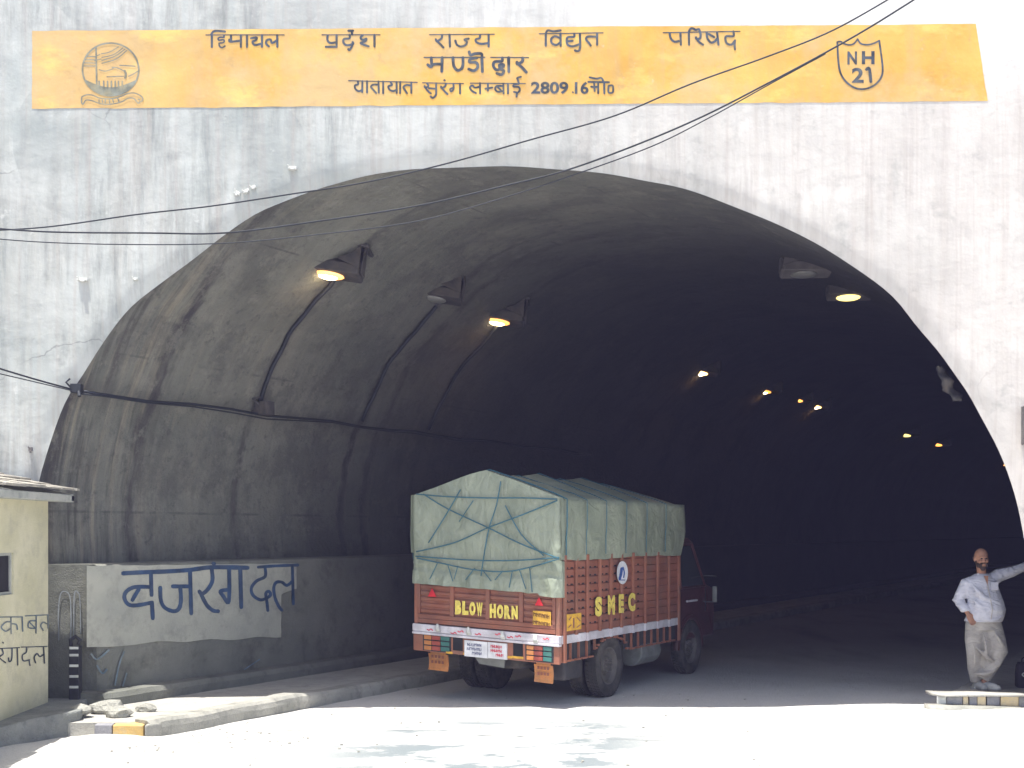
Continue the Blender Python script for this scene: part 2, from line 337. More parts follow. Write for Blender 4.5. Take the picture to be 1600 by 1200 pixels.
M = dict(
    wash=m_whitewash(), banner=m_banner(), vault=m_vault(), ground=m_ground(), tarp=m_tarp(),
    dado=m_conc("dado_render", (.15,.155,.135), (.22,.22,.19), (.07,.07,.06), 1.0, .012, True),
    kerb=m_conc("kerb_concrete", (.26,.26,.23), (.36,.35,.31), (.13,.13,.12), 2.5),
    path=m_conc("dusty_footpath_concrete", (.34,.33,.30), (.42,.41,.37), (.22,.21,.19), 1.6),
    chalk=m_conc("limewash_patch", (.32,.325,.285), (.42,.415,.355), (.20,.205,.18), 1.5, .006, True),
    lime=m_conc("thin_lime_paint", (.22,.24,.25), (.30,.32,.33), (.14,.15,.15), 3, .002),
    inkwall=mat("faded_blue_black_paint", (.045,.06,.085), .8, var=.5, scale=9, dirt=(.30,.27,.17), dirt_amt=.3, bump=0),
    emblem=mat("faded_grey_emblem_paint", (.20,.21,.17), .8, var=.3, scale=8, dirt=(.45,.36,.17), dirt_amt=.5, bump=0),
    blue=mat("blue_wall_paint", (.030,.062,.13), .7, var=.35, scale=5, dirt=(.12,.14,.16), dirt_amt=.4, bump=0),
    bluefade=mat("faded_blue_wall_paint", (.12,.17,.21), .8, var=.35, scale=6, dirt=(.38,.36,.26), dirt_amt=.5, bump=0),
    house=m_conc("cream_wall_plaster", (.56,.53,.36), (.68,.64,.47), (.42,.40,.31), 1.4, .008),
    slate=m_conc("stone_roof_slate", (.34,.32,.28), (.52,.48,.40), (.2,.2,.18), 6, .02),
    fascia=m_conc("eave_concrete", (.36,.38,.35), (.46,.46,.42), (.22,.24,.23), 3),
    plinth=m_conc("grey_rubble_render", (.22,.23,.22), (.30,.31,.29), (.13,.14,.14), 3, .03),
    dark=mat("dark_void", (.02,.02,.022), .9, bump=0),
    ochre=m_conc("ochre_kerb_paint", (.50,.34,.12), (.60,.42,.18), (.42,.38,.28), 3, .006),
    grey=m_conc("grey_kerb_paint", (.22,.22,.24), (.30,.30,.32), (.42,.41,.39), 4, .006),
    creamk=m_conc("cream_kerb_paint", (.62,.50,.30), (.72,.60,.40), (.5,.46,.38), 4, .006),
    black=mat("black_paint", (.022,.024,.03), .6, dirt=(.09,.09,.09), dirt_amt=.5),
    white=mat("white_paint", (.62,.63,.60), .6, dirt=(.35,.35,.33), dirt_amt=.6),
    wire=mat("black_cable_sheath", (.02,.024,.03), .6, bump=0),
    wirelt=mat("weathered_cable_sheath", (.03,.034,.04), .7, bump=0),
    lamph=mat("sooty_lamp_housing", (.06,.058,.06), .7, .2, dirt=(.16,.13,.10), dirt_amt=.6),
    lamph2=mat("dusty_lamp_housing", (.14,.13,.13), .7, .1, dirt=(.2,.18,.16), dirt_amt=.6),
    lensoff=mat("dusty_lamp_glass", (.20,.20,.19), .35, bump=0),
    red=mat("brick_red_truck_paint", (.27,.10,.062), .55, dirt=(.21,.13,.10), dirt_amt=.85, scale=3),
    redlt=mat("worn_orange_red_paint", (.30,.12,.075), .55, dirt=(.24,.15,.11), dirt_amt=.85, scale=4),
    maroon=mat("maroon_cab_paint", (.065,.018,.016), .4, dirt=(.12,.05,.045), dirt_amt=.5, scale=3),
    yellow=mat("yellow_truck_lettering", (.78,.62,.13), .6, dirt=(.5,.38,.12), dirt_amt=.4, scale=20, bump=0),
    yellow2=mat("yellow_truck_plate", (.70,.40,.05), .6, dirt=(.4,.2,.06), dirt_amt=.5, scale=12, bump=0),
    lav=mat("white_truck_paint", (.62,.60,.64), .5, dirt=(.40,.33,.36), dirt_amt=.7, scale=5),
    orange=mat("orange_lamp_plastic", (.52,.20,.06), .5, dirt=(.4,.2,.1), dirt_amt=.5),
    redl=mat("red_lamp_plastic", (.32,.07,.05), .5, dirt=(.3,.12,.1), dirt_amt=.5),
    green=mat("teal_lamp_plastic", (.05,.17,.15), .5, dirt=(.1,.2,.18), dirt_amt=.5),
    redsign=mat("red_reflector", (.62,.03,.04), .35, bump=0),
    flap=mat("orange_mud_flap_rubber", (.55,.22,.07), .7, dirt=(.25,.16,.10), dirt_amt=.8, scale=8),
    rubber=mat("dusty_tyre_rubber", (.045,.043,.04), .9, dirt=(.17,.15,.13), dirt_amt=.7, scale=5),
    rim=mat("dusty_wheel_rim", (.13,.12,.11), .7, .2, dirt=(.2,.18,.15), dirt_amt=.7),
    chassis=mat("greasy_chassis_steel", (.05,.05,.055), .7, .2, dirt=(.11,.10,.09), dirt_amt=.6),
    steel=mat("grey_sheet_steel", (.20,.21,.20), .6, .1, dirt=(.12,.12,.11), dirt_amt=.6),
    rope=mat("blue_nylon_rope", (.05,.14,.18), .8, bump=0),
    glass=mat("dark_cab_glass", (.03,.035,.04), .12, bump=0, spec=.6),
    plate=mat("white_number_plate", (.70,.70,.72), .5, dirt=(.5,.5,.55), dirt_amt=.5, bump=0),
    ink=mat("dark_plate_ink", (.10,.11,.20), .6, bump=0), inkred=mat("red_plate_ink", (.6,.06,.09), .6, bump=0),
    bluem=mat("blue_emblem_paint", (.04,.10,.32), .6, bump=0),
    skin=mat("tanned_skin", (.29,.145,.09), .55, var=.12, scale=12, bump=.001),
    hair=mat("black_beard_hair", (.035,.020,.014), .8, var=.3, scale=40, bump=.004, bscale=120),
    shirt=m_cloth("pale_blue_cotton_shirt", (.38,.38,.44), (.50,.50,.56)),
    trouser=m_cloth("pale_khaki_trouser_cloth", (.28,.26,.24), (.37,.345,.32)),
    shoe=mat("worn_grey_shoe_leather", (.36,.36,.35), .5), bag=mat("black_bag_fabric", (.025,.022,.035), .8),
    stone=m_conc("broken_concrete", (.30,.30,.27), (.44,.43,.38), (.2,.2,.18), 6, .02),
)
M['hot'] = m_emit("white_hot_bulb", (1, .75, .40), 14)
M['lit'] = m_emit("sodium_lamp_glass", (1, .38, .05), 1.1)
M['lit2'] = m_emit("pale_sodium_lamp_glass", (1, .78, .22), 1.2)
M['lit3'] = m_emit("hot_sodium_lamp_glass", (1, .50, .16), 4)
M['dim'] = m_emit("dim_sodium_lamp_glass", (1, .42, .08), 1.4)

# ------------------------------------------------------------------ setting geometry
D = 13.9; MPP = D/F
ux, uy = math.sin(R(30.5)), math.cos(R(30.5))
def VS(v, s, z=0): return Vector((v*uy+s*ux, -v*ux+s*uy, z))   # tunnel frame: v across, s along
ARCH_PX = [(73,1160),(72,1110),(66,980),(60,860),(57,770),(68,720),(85,668),(105,620),(127,586),(150,550),(180,507),(208,474),(250,441),(300,405),(350,366),(400,333),(450,311),(500,292),(560,275),(620,266),(700,260),(790,258),(870,262),(930,268),(1000,280),(1060,292),(1120,311),(1170,330),(1230,357),(1290,388),(1350,425),(1395,462),(1430,502),(1465,542),(1495,585),(1520,620),(1545,665),(1565,708),(1580,750),(1592,790),(1603,840),(1612,900),(1618,1000),(1617,1080),(1617,1160)]
def W2(px, py): return ((px-800)*MPP, HC+(830-py)*MPP)
raw = smooth_pts([(*W2(*p), 0) for p in ARCH_PX], 6)
# resample by arclength
cum = [0]
for i in range(1, len(raw)): cum.append(cum[-1]+(raw[i]-raw[i-1]).length)
NA = 150; arch = []; k = 0
for i in range(NA+1):
    t = cum[-1]*i/NA
    while k < len(cum)-2 and cum[k+1] < t: k += 1
    a = (t-cum[k])/max(1e-9, cum[k+1]-cum[k]); arch.append(raw[k].lerp(raw[k+1], a))
for i in range(1, NA): arch[i] = arch[i] + Vector((noise.noise(arch[i]*1.3), noise.noise(arch[i]*1.3+Vector((9,9,9))), 0))*.02
def archdist(x, z):
    return min(math.hypot(x-p.x, z-p.y) for p in arch)
def wallY(x, z, d=None):
    y = D + .020*noise.noise(Vector((x*.42, 3.3, z*.42))) + .010*noise.noise(Vector((x*1.1, 8.3, z*.9)))
    if d is None: d = 9 if z > 6.9 else archdist(x, z)
    return y + .045*math.exp(-(d/.10)**2)
def SW(off0=.006):   # wall surface addressed in photo pixels of the wall plane
    def f(px, py, off):
        x, z = W2(px, py); return Vector((x, wallY(x, z)-off0-off, z))
    return f

# portal wall
def portal_wall():
    t = empty("portal_wall", (0, D, 0), label="tall weathered whitewashed concrete wall with the arched tunnel mouth and a painted ochre band", cat="wall")
    Mi = Matrix.Translation((0, -D, 0))
    mb = MB(); cx, cz = .3, -.3; X0, X1, Z1 = -13., 14., 11.5; MR = 44
    rows = []
    for i, p in enumerate(arch):
        d = Vector((p.x-cx, p.y-cz))
        if i in (0, NA): d.y = 0
        d.normalize()
        ts = []
        if d.x < -1e-6: ts.append((X0-cx)/d.x)
        if d.x > 1e-6: ts.append((X1-cx)/d.x)
        if d.y > 1e-6: ts.append((Z1-cz)/d.y)
        tt = min(ts); q = Vector((cx+d.x*tt, cz+d.y*tt)); row = []
        for j in range(MR+1):
            a = (j/MR)**1.6; x = p.x+(q.x-p.x)*a; z = p.y+(q.y-p.y)*a
            row.append(Vector((x, wallY(x, z), z)))
        rows.append(row)
    n = MR+1; vs = [v for r in rows for v in r]
    fs = [(i*n+j, i*n+j+1, (i+1)*n+j+1, (i+1)*n+j) for i in range(NA) for j in range(MR)]
    mb.add(vs, fs)
    # top coping returning backwards so that the wall has depth
    nb = len(mb.v); back = [r[-1]+Vector((0, .8, 0)) for r in rows]
    mb.add(back, []); 
    for i in range(NA): mb.f.append((i*n+MR, nb+i, nb+i+1, (i+1)*n+MR))
    mb.build("wall_face", M['wash'], t, True, xf=lambda v: Mi @ v)
    # painted band
    bd = MB(); NX, NZ = 150, 16; f = SW(.004); vs = []
    for i in range(NX+1):
        for j in range(NZ+1):
            a = i/NX; b = j/NZ
            tx = 50+(1524-50)*a; bx = 50+(1543-50)*a
            ty = 48-10*a+.9*noise.noise(Vector((a*40, 1, 0))); by = 170-12*a+1.3*noise.noise(Vector((a*50, 5, 0)))
            e = (1.2*noise.noise(Vector((b*7, 2, a))) if i in (0, NX) else 0)
            vs.append(f(tx+(bx-tx)*b+e, ty+(by-ty)*b, 0))
    band = bd.add(vs, [(i*(NZ+1)+j, (i+1)*(NZ+1)+j, (i+1)*(NZ+1)+j+1, i*(NZ+1)+j+1) for i in range(NX) for j in range(NZ)]).build("painted_band", M['banner'], t, True, xf=lambda v: Mi @ v)
    S0 = SW(.0062)
    def crop(x0, y0, k): return lambda L: [tuple((x0+a/k, y0+b/k) for a, b in ln) for ln in L]
    wd = []
    def word(c, L, w=3.5, hdr=1.7):
        out = []
        for ln in L:
            if isinstance(ln, tuple): out.append((ln[0], list(c([ln[1]])[0]))); continue
            hd = abs(ln[0][1]-ln[-1][1]) < 40 and abs(ln[0][0]-ln[-1][0]) > 250
            out.append((hdr if hd else w, list(c([ln])[0])))
        wd.append(out)
    A = crop(310, 40, 5.3333)
    word(A, [[(62,78),(715,78)],[(112,78),(112,178)],[(108,72),(125,50),(160,44),(222,50)],(2.6, [(214,80),(213,98)]),(2.6, [(213,98),(178,98),(164,110),(174,122),(204,118),(216,128),(206,142),(180,146)]),(2.6, [(172,148),(176,170),(196,184),(222,170)]),
             [(272,80),(272,128)],[(258,116),(266,134),(352,126)],[(354,80),(354,178)],[(405,80),(405,178)],[(438,106),(486,100),(478,122),(452,136),(470,162),(528,150)],[(530,80),(530,178)],
             [(588,174),(564,150),(572,122),(602,118),(614,146),(655,122)],[(657,80),(658,178)]])
    word(A, [[(1030,78),(1515,80)],[(1078,82),(1076,122),(1100,146),(1150,140)],[(1152,80),(1152,180)],[(1062,178),(1150,178)],[(1260,80),(1260,108),(1215,114),(1210,144),(1238,166),(1288,156),(1286,140)],
             [(1284,150),(1278,178),(1260,206),(1250,198)],[(1250,45),(1290,45)],[(1278,50),(1282,78)],[(1372,82),(1352,104),(1372,122),(1400,112),(1392,134),(1352,148),(1385,164),(1420,176)],[(1468,80),(1468,178)]])
    B = crop(660, 40, 5.3333)
    word(B, [[(60,78),(600,75)],[(165,80),(158,110),(122,132),(112,116)],[(124,134),(150,158),(176,186)],[(226,78),(230,178)],[(275,128),(288,162),(322,178),(360,164),(370,136),(350,120),(386,112)],
             [(482,80),(476,108),(446,118),(452,142),(492,156),(550,148)],[(552,78),(552,178)]])
    word(B, [[(975,70),(1505,65)],[(1028,68),(1028,170)],[(1030,62),(1046,42),(1094,50),(1152,42)],[(1150,108),(1104,92),(1074,114),(1080,150),(1116,164),(1150,140)],[(1150,68),(1152,172)],
             [(1265,70),(1262,96),(1212,100),(1202,132),(1212,164),(1252,176),(1312,158)],[(1214,134),(1252,130)],[(1312,70),(1315,178)],[(1315,178),(1306,210),(1288,216),(1270,210)],
             [(1455,98),(1380,96),(1364,118),(1388,150),(1402,172)],[(1455,68),(1455,165)]])
    word(B, [[(15,268),(520,268)],[(74,270),(78,326)],[(45,328),(72,348),(94,326),(162,324)],[(165,268),(162,385)],[(255,270),(262,338),(292,376),(326,362),(338,328),(338,270)],
             [(455,272),(402,282),(394,308),(448,312),(462,348),(430,380),(386,366)],[(495,268),(500,388)],[(497,262),(490,238),(440,238),(402,248),(390,222)]], 4.6, 1.9)
    word(B, [[(570,268),(885,270)],[(665,272),(662,300),(602,306),(592,342),(622,374),(668,350),(676,330),(642,332),(652,364),(678,382),(660,412),(620,402)],[(718,270),(720,388)],
             [(835,272),(832,302),(792,324),(788,308)],[(800,326),(834,356),(866,392)]], 4.6, 1.9)
    G = crop(540, 110, 7.2727)
    word(G, [[(35,120),(400,130),(815,140)],[(140,130),(142,162),(108,172),(112,212),(152,240),(192,220)],[(192,125),(190,250)],[(245,125),(245,255)],[(378,168),(318,166),(290,190),(326,236),(350,262)],[(375,128),(378,258)],[(428,130),(428,265)],
             [(512,140),(528,170),(488,186),(502,224),(542,240),(580,224)],[(580,135),(582,262)],[(622,135),(620,265)],[(745,176),(690,172),(658,196),(680,234),(700,265)],[(748,140),(748,262)]], 3.1)
    word(G, [[(875,145),(1340,155)],[(925,150),(942,182),(906,200),(898,182)],[(912,206),(940,242),(970,266)],[(946,206),(1030,214)],[(1030,150),(1030,270)],[(1030,272),(1016,300),(990,316),(966,300)],
             [(1140,155),(1130,186),(1092,204),(1085,188)],[(1096,206),(1130,246),(1160,274)],[(1121,116),(1129,118)],[(1225,155),(1226,214),(1200,244),(1190,216),(1225,204)],[(1300,155),(1302,268)]], 3.1)
    H = crop(750, 110, 7.2727)
    word(H, [[(-110,150),(515,155)],[(34-80,262),(18-108,238),(-114,200),(-86,176),(-58,200),(-8,192)],[(0,150),(2,268)],[(90,155),(90,236)],[(62,214),(140,200)],[(262,184),(196,182),(172,214),(202,248),(262,240)],[(202,194),(240,234)],[(265,155),(268,268)],
             [(318,155),(318,268)],[(440,158),(388,168),(382,190),(438,194),(452,226),(430,256),(386,250)],[(420,262),(414,305)],[(442,154),(430,112),(424,92),(465,78)]], 3.1)
    word(H, [[(1230,136),(1465,140)],[(1262,190),(1300,196)],[(1296,144),(1302,240)],[(1300,196),(1340,190)],[(1342,140),(1342,265)],[(1410,140),(1412,268)],[(1402,134),(1376,92),(1322,100),(1245,84)],
             [(1460,182),(1506,180),(1508,252),(1460,254),(1460,182)]], 3.1)
    E = crop(1030, 40, 11.428)
    word(E, [[(70,135),(1440,110)],[(185,140),(202,230),(266,294),(350,285)],[(375,140),(385,350)],[(530,350),(526,120)],[(526,116),(560,62),(600,60),(650,84),(705,72),(720,108)],[(720,112),(736,170),(722,238),(662,246),(655,218)],
             [(682,270),(720,310),(780,350)],[(845,130),(856,230),(920,310),(990,290),(1030,240)],[(880,160),(980,215)],[(1030,125),(1055,350)],[(1320,110),(1322,194),(1196,200),(1180,262),(1210,328),(1290,345),(1352,270)],[(1348,280),(1342,340),(1350,430)]], 3.5, 1.8)
    for wi, L in enumerate(wd):
        mbw = MB(); strokes(mbw, L, 3, S0)
        if wi == 8: pass
        mbw.build("lettering", M['inkwall'], band, xf=lambda v: Mi @ v)
    mbn = MB()
    font_mesh(mbn, "2809", 829.7, 128.3, 888, 147.5, S0, .03)
    font_mesh(mbn, "16", 898, 128.3, 919.5, 147.5, S0, .03)
    strokes(mbn, [[(894.5,144.5),(895.5,145)]], 2.4, S0)
    mbn.build("lettering", M['inkwall'], band, xf=lambda v: Mi @ v)
    # route shield
    K = crop(1290, 40, 10.909); sh = MB()
    strokes(sh, [(2.6, list(K([[(195,285),(250,275),(310,310),(400,332),(480,310),(545,232)]])[0])), (2.6, list(K([[(545,232),(600,310),(720,328),(830,300),(912,258)]])[0])),
                 (3.0, list(K([[(912,258),(940,450),(970,700),(958,850),(880,975),(760,1055),(620,1085),(480,1055),(340,950),(250,800),(215,600),(198,290)]])[0]))], 3, S0)
    font_mesh(sh, "N", 1324, 80.5, 1339, 101, S0, .035); font_mesh(sh, "H", 1346.5, 80, 1366.5, 100.5, S0, .035)
    font_mesh(sh, "2", 1331, 106, 1349.5, 129.5, S0, .03); strokes(sh, [(4.6, [(1353.5, 109), (1357.5, 107), (1359.5, 117), (1360.5, 128)])], 4, S0, k0=40)
    sh.build("route_shield", M['inkwall'], band, xf=lambda v: Mi @ v)
    # board emblem: disc with pylon, wires, hills, dam and a scroll
    K = crop(115, 55, 10); em = MB()
    circ = [(578+438*math.cos(2*PI*i/40), 535+412*math.sin(2*PI*i/40)) for i in range(41)]
    L = [(2.6, circ), (2.6, [(350,180),(356,500),(362,810)])]
    L += [(1.6, q) for q in ([(205,330),(350,335)],[(175,382),(350,385)],[(155,432),(350,436)],[(150,482),(350,482)],[(430,290),(560,262),(700,180)],[(440,345),(620,302),(770,195)],[(440,395),(650,325),(800,215)],
          [(440,440),(660,372),(830,235)],[(330,340),(410,300)],[(330,400),(430,370)],[(600,500),(690,512),(790,560)],[(400,540),(500,560),(620,520)],[(720,470),(960,482)],[(520,650),(780,640)],[(860,640),(940,600),(1000,560)])]
    L += [(3.4, [(795,555),(815,600),(805,665)])]
    L += [(2.4, [(x,720),(x,810)]) for x in (400,470,530,590,650,700,760)]
    L += [(1.9, q) for q in ([(135,965),(210,935),(300,940),(400,982),(550,996),(700,972),(850,912),(950,905),(1045,945),(1085,1000),(1055,1040)],[(135,965),(125,1030),(150,1085),(200,1018),(300,1030),(420,1072),(580,1080),(750,1042),(850,988),(940,988),(1010,1065),(1035,1040)],
          [(400,1010),(400,1050)],[(450,1015),(455,1055)],[(500,1010),(495,1058)],[(560,1010),(565,1058)],[(610,1005),(625,1050)],[(690,990),(710,1035)],[(1010,1000),(1040,1015)])]
    strokes(em, [(a, list(K([q])[0])) for a, q in L], 2, S0, sm=True)
    em.build("emblem", M['emblem'], band, xf=lambda v: Mi @ v)
    seg = MB(); pts = [(578+425*math.cos(a), 535+400*math.sin(a)) for a in [R(24+132*i/24) for i in range(25)]]
    top = [(578+425*math.cos(R(24))+(2*425*-math.cos(R(24)))*i/24, 698+ (115*math.sin(PI*i/24))) for i in range(25)]
    vs = [SW(.0055)(*K([[p]])[0][0], 0) for p in pts+top]
    seg.add(vs, [(i, i+1, 26+i, 25+i) for i in range(24)]).build("emblem", M['emblem'], band, xf=lambda v: Mi @ v)
    return t
portal_wall()

# small fittings on the wall
def fitting(name, px, py, wpx, hpx, label, cat, depth=.07, tilt=0, m='wash', group=None):
    depth *= .5; x, z = W2(px, py); y = wallY(x, z); a = wpx*MPP/2; b = hpx*MPP/2
    mb = MB(); Mx = Matrix.Rotation(tilt, 4, 'Y')
    mb.box((-a, -depth, -b), (a, .01, b), Mx); mb.box((-a*.3, -depth*1.5, -b*1.9), (a*.5, -depth*.5, -b*.8), Mx)
    mb.tube([Mx @ Vector((-a*.6, -depth*.5, 0)), Mx @ Vector((-a*.9, -depth*1.7, b*1.4))], .006, 6)
    o = mb.build(name, M[m], None, bevel=.004); o.location = (x, y, z)
    return tag(o, label, cat, group)
fitting("cable_clip", 371, 302, 9, 5, "lowest left of three small white cable clips above the arch's left shoulder", "clip", .06, .4, 'white', "small white clips over the arch")
fitting("cable_clip", 385, 299, 10, 4, "middle of three small white cable clips above the arch's left shoulder", "clip", .06, -.5, 'white', "small white clips over the arch")
fitting("cable_clip", 396, 293, 8, 4, "uppermost right of three small white cable clips above the arch's left shoulder", "clip", .06, -.3, 'white', "small white clips over the arch")
fitting("wall_bracket", 458, 264, 13, 4, "small white bracket jutting from the wall just above the arch rim, right of the clips", "bracket", .11, 0, 'white')
fitting("wall_ledge_stub", 130, 437, 16, 4, "wide thin white stub jutting from the wall left of the arch", "stub", .08, 0.05, 'white')
fitting("wall_ledge_stub", 212, 436, 8, 3, "narrow white stub on the wall beside the arch, right of the wide stub", "stub", .06, 0, 'white')
fitting("wall_peg", 49, 702, 5, 6, "tiny grey peg low on the wall above the house roof", "peg", .06, 0, 'lamph2')
mb = MB(); mb.box((-.05,-.10,-.22),(.05,.02,.22)); mb.box((-.02,-.13,-.30),(.03,-.08,-.2)); o = mb.build("junction_box", M['lamph2'], None, bevel=.01)
x, z = W2(1600, 665); o.location = (x+.02, wallY(x, z), z); tag(o, "dark grey junction box on the wall at the right edge, above the man", "box")
# loose wrapping at the arch rim
x, z = W2(1483, 592); x *= 1.03; mb = MB(); rings = []
for k in range(10):
    q = k/9; c = Vector((-.10+.20*q+.01*math.sin(k*2), .05*math.sin(k*1.3), .20-.40*q)); wd_ = .035+.035*math.sin(q*2.6)
    rings.append([c+Vector((wd_*math.cos(2*PI*j/10)*(1+.3*math.sin(j*2+k)), .03*math.sin(2*PI*j/10), .012*math.sin(j*3+k))) for j in range(10)])
mb.loft(rings); o = mb.build("torn_wrapping", M['lamph'], None, True); o.location = (x, D+.45, z)
tag(o, "grey torn plastic wrapping caught inside the arch's right rim", "wrapping")

# tunnel lining (vault)
def tunnel():
    t = empty("tunnel_lining", (0, 0, 0), label="long dark concrete tunnel running back behind the arch with streaked joints", cat="tunnel")
    mb = MB(); K = 90; SE = 120.; vs = []; uv = []; arc = 0; prev = None
    for i, p in enumerate(arch):
        if prev is not None: arc += (p-prev).length
        prev = p
        y0 = wallY(p.x, p.y, 0)-.002; s0 = ux*p.x+uy*y0
        for k in range(K+1):
            a = (k/K)**2.2; s = s0+(SE-s0)*a
            q = Vector((p.x, y0, p.y))+Vector((ux, uy, 0))*(s-s0)
            am = min(1, (s-s0)/.6)
            dv = .012*noise.noise(Vector((s*.7, arc*.5, 1)))*am
            c = Vector((.3, 0, 2.0)); r = Vector((p.x-.3, 0, p.y-2.0)).normalized()
            q += r*dv; vs.append(q); uv.append((s, arc))
    n = K+1
    mb.add(vs, [(i*n+k, (i+1)*n+k, (i+1)*n+k+1, i*n+k+1) for i in range(NA) for k in range(K)])
    mb.uv = uv
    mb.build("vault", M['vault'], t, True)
    e = MB(); e.prism([vs[i*n+K] for i in range(NA+1)], (ux*.3, uy*.3, 0)); e.build("far_end", M['dark'], t)
    # dado wall along the left side
    d = MB(); v1, v0, zt = -11.2, -11.95, 1.77; NS = 60; rings = []
    for k in range(NS+1):
        def pt(v, z, j):
            ys = 13.97; s0 = (ys+ux*v)/uy; s = s0+(110-s0)*(k/NS)**2
            return VS(v+.012*noise.noise(Vector((s*.9, z*1.2, 4))), s, z)
        rings.append([pt(v0, -.05, 0), pt(v1, -.05, 1), pt(v1, .6, 1), pt(v1, 1.2, 2), pt(v1, zt-.02, 3), pt(v1-.03, zt, 4), pt(v0, zt, 5)])
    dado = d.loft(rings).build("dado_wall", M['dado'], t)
    def SD(off0):      # dado surface addressed by photo pixel (plane v = -11.2)
        def f(px, py, off):
            a = (px-800)/F; b = (830-py)/F; T = (v1+.0)/(a*uy-ux); p = Vector((a, 1, b))*T
            q = Vector((p.x, p.y, HC+p.z)); return q + Vector((uy, -ux, 0))*(off0+off)
        return f
    pm = MB(); f = SD(.016); NX, NY = 60, 14; vs = []
    for i in range(NX+1):
        for j in range(NY+1):
            a = i/NX; b = j/NY
            px = 134+(462-134)*(a**.9); 
            if b > .42: px = min(px, 438+1.5*noise.noise(Vector((b*9,1,1))))
            top = 884-4*a+1.2*noise.noise(Vector((a*14, 0, 0)))
            bot = 1011-20*a + (8*noise.noise(Vector((a*5, 3, 0)))) 
            vs.append(f(px, top+(bot-top)*b, 0))
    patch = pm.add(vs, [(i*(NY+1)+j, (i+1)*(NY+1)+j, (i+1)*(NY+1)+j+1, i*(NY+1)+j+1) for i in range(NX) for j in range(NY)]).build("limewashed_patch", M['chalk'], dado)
    def crop(x0, y0, k): return lambda ln: [(x0+a/k, y0+b/k) for a, b in ln]
    Q = crop(170, 860, 5.161); sb = MB()
    L = [(5.2, [(105,185),(300,175),(450,170),(640,158),(820,136),(1110,140)]), [(330,180),(335,360)], [(330,295),(200,296),(132,332),(116,384),(150,436),(222,442),(340,420)], [(232,312),(180,400)], [(338,420),(345,548)],
         [(405,300),(410,400),(440,460),(510,490),(555,470),(572,400),(566,292)], [(505,290),(650,290)], [(645,165),(655,508)], [(820,150),(826,240),(790,312),(742,350),(720,330)], [(736,358),(780,440),(830,484),(872,490)],
         [(832,104),(840,108)], [(960,150),(962,320),(952,420),(914,370),(890,330),(942,318)], [(1050,140),(1058,458)], (3.6, [(1195,135),(1330,125),(1515,118)]), (3.8, [(1250,140),(1250,210),(1182,246),(1140,302),(1152,360),(1210,398),(1262,384),(1294,358),(1280,330),(1256,348),(1265,420),(1272,484)]),
         (3.8, [(1470,250),(1425,282),(1385,256),(1340,258),(1320,302),(1330,380),(1360,450),(1385,482)]), (3.4, [(1470,120),(1478,432)])]
    LL = [((l[0] if isinstance(l, tuple) else 4.8), Q(l[1] if isinstance(l, tuple) else l)) for l in L]
    LL = [(a*1.28, q) for a, q in LL]
    strokes(sb, LL, 4.5, SD(.021)).build("lettering", M['blue'], dado)
    # scratches and old stain strokes on the dado below the patch
    sc = MB(); strokes(sc, [(3, [(141,1022),(150,1030),(168,1016)]), (3, [(150,1040),(158,1052),(165,1046)]), (2.6, [(178,1070),(184,1040),(192,1018)]), (2.4, [(190,1072),(196,1052)]), (1.8,[(380,1046),(395,1036),(404,1030)])], 3, SD(.02)).build("paint_marks", M['bluefade'], dado)
    # faint lime outline painted on the end face of the dado
    def SE_(px, py, off): 
        p = P(px, py, 13.955-off); return p
    le = MB(); strokes(le, [(2, [(92,1000),(91,960),(94,930),(101,924),(109,932),(111,965),(110,1000)]), (2, [(115,995),(116,930),(122,926),(125,940),(126,990)])], 2, SE_).build("faded_outline", M['lime'], dado)
    # ledge at the foot of the dado
    d = MB(); rings = []
    for k in range(61):
        a = (k/60)**2; 
        def pt(v, z): 
            s0 = (13.75+ux*v)/uy; s = s0+(110-s0)*a; return VS(v+.02*noise.noise(Vector((s*1.4, z, 7))), s, z+.012*noise.noise(Vector((s*2.2, v, 3))))
        rings.append([pt(-11.3, -.05), pt(-10.97, -.05), pt(-10.95, .25), pt(-10.98, .31), pt(-11.3, .32)])
    d.loft(rings).build("foot_ledge", M['dado'], t)
    return t
tunnel()

# ground
def ground():
    xs = [-150,-60,-25,-14]+[-9+.13*i for i in range(147)]+[14,25,60,150]
    ys = [-150,-60,-20,0,6]+[9+.13*i for i in range(80)]+[19.7+.8*i for i in range(20)]+[40,60,90,150]
    vs = []
    for y in ys:
        for x in xs:
            z = 0
            if 9 <= y <= 20 and -9.1 < x < 10.2:
                z = .012*noise.noise(Vector((x*.8, y*.8, 0)))+.006*noise.noise(Vector((x*3, y*3, 2)))
                # dust banked against the near end of the left kerb
                z += .07*math.exp(-((x+4.15)/.5)**2-((y-12.45)/.22)**2)*(1+.5*noise.noise(Vector((x*5, y*5, 1))))
                z += .05*math.exp(-((x+4.9)/.5)**2-((y-11.9)/.4)**2)
                q = min(1, max(0, (x-2.5)/2.5)); z += .07*q*q*(3-2*q)*math.exp(-((y-13.8)/3.2)**4)
            vs.append((x, y, z))
    n = len(xs); mb = MB(); mb.add(vs, [(j*n+i, j*n+i+1, (j+1)*n+i+1, (j+1)*n+i) for j in range(len(ys)-1) for i in range(n-1)])
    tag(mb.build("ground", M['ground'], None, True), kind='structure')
ground()

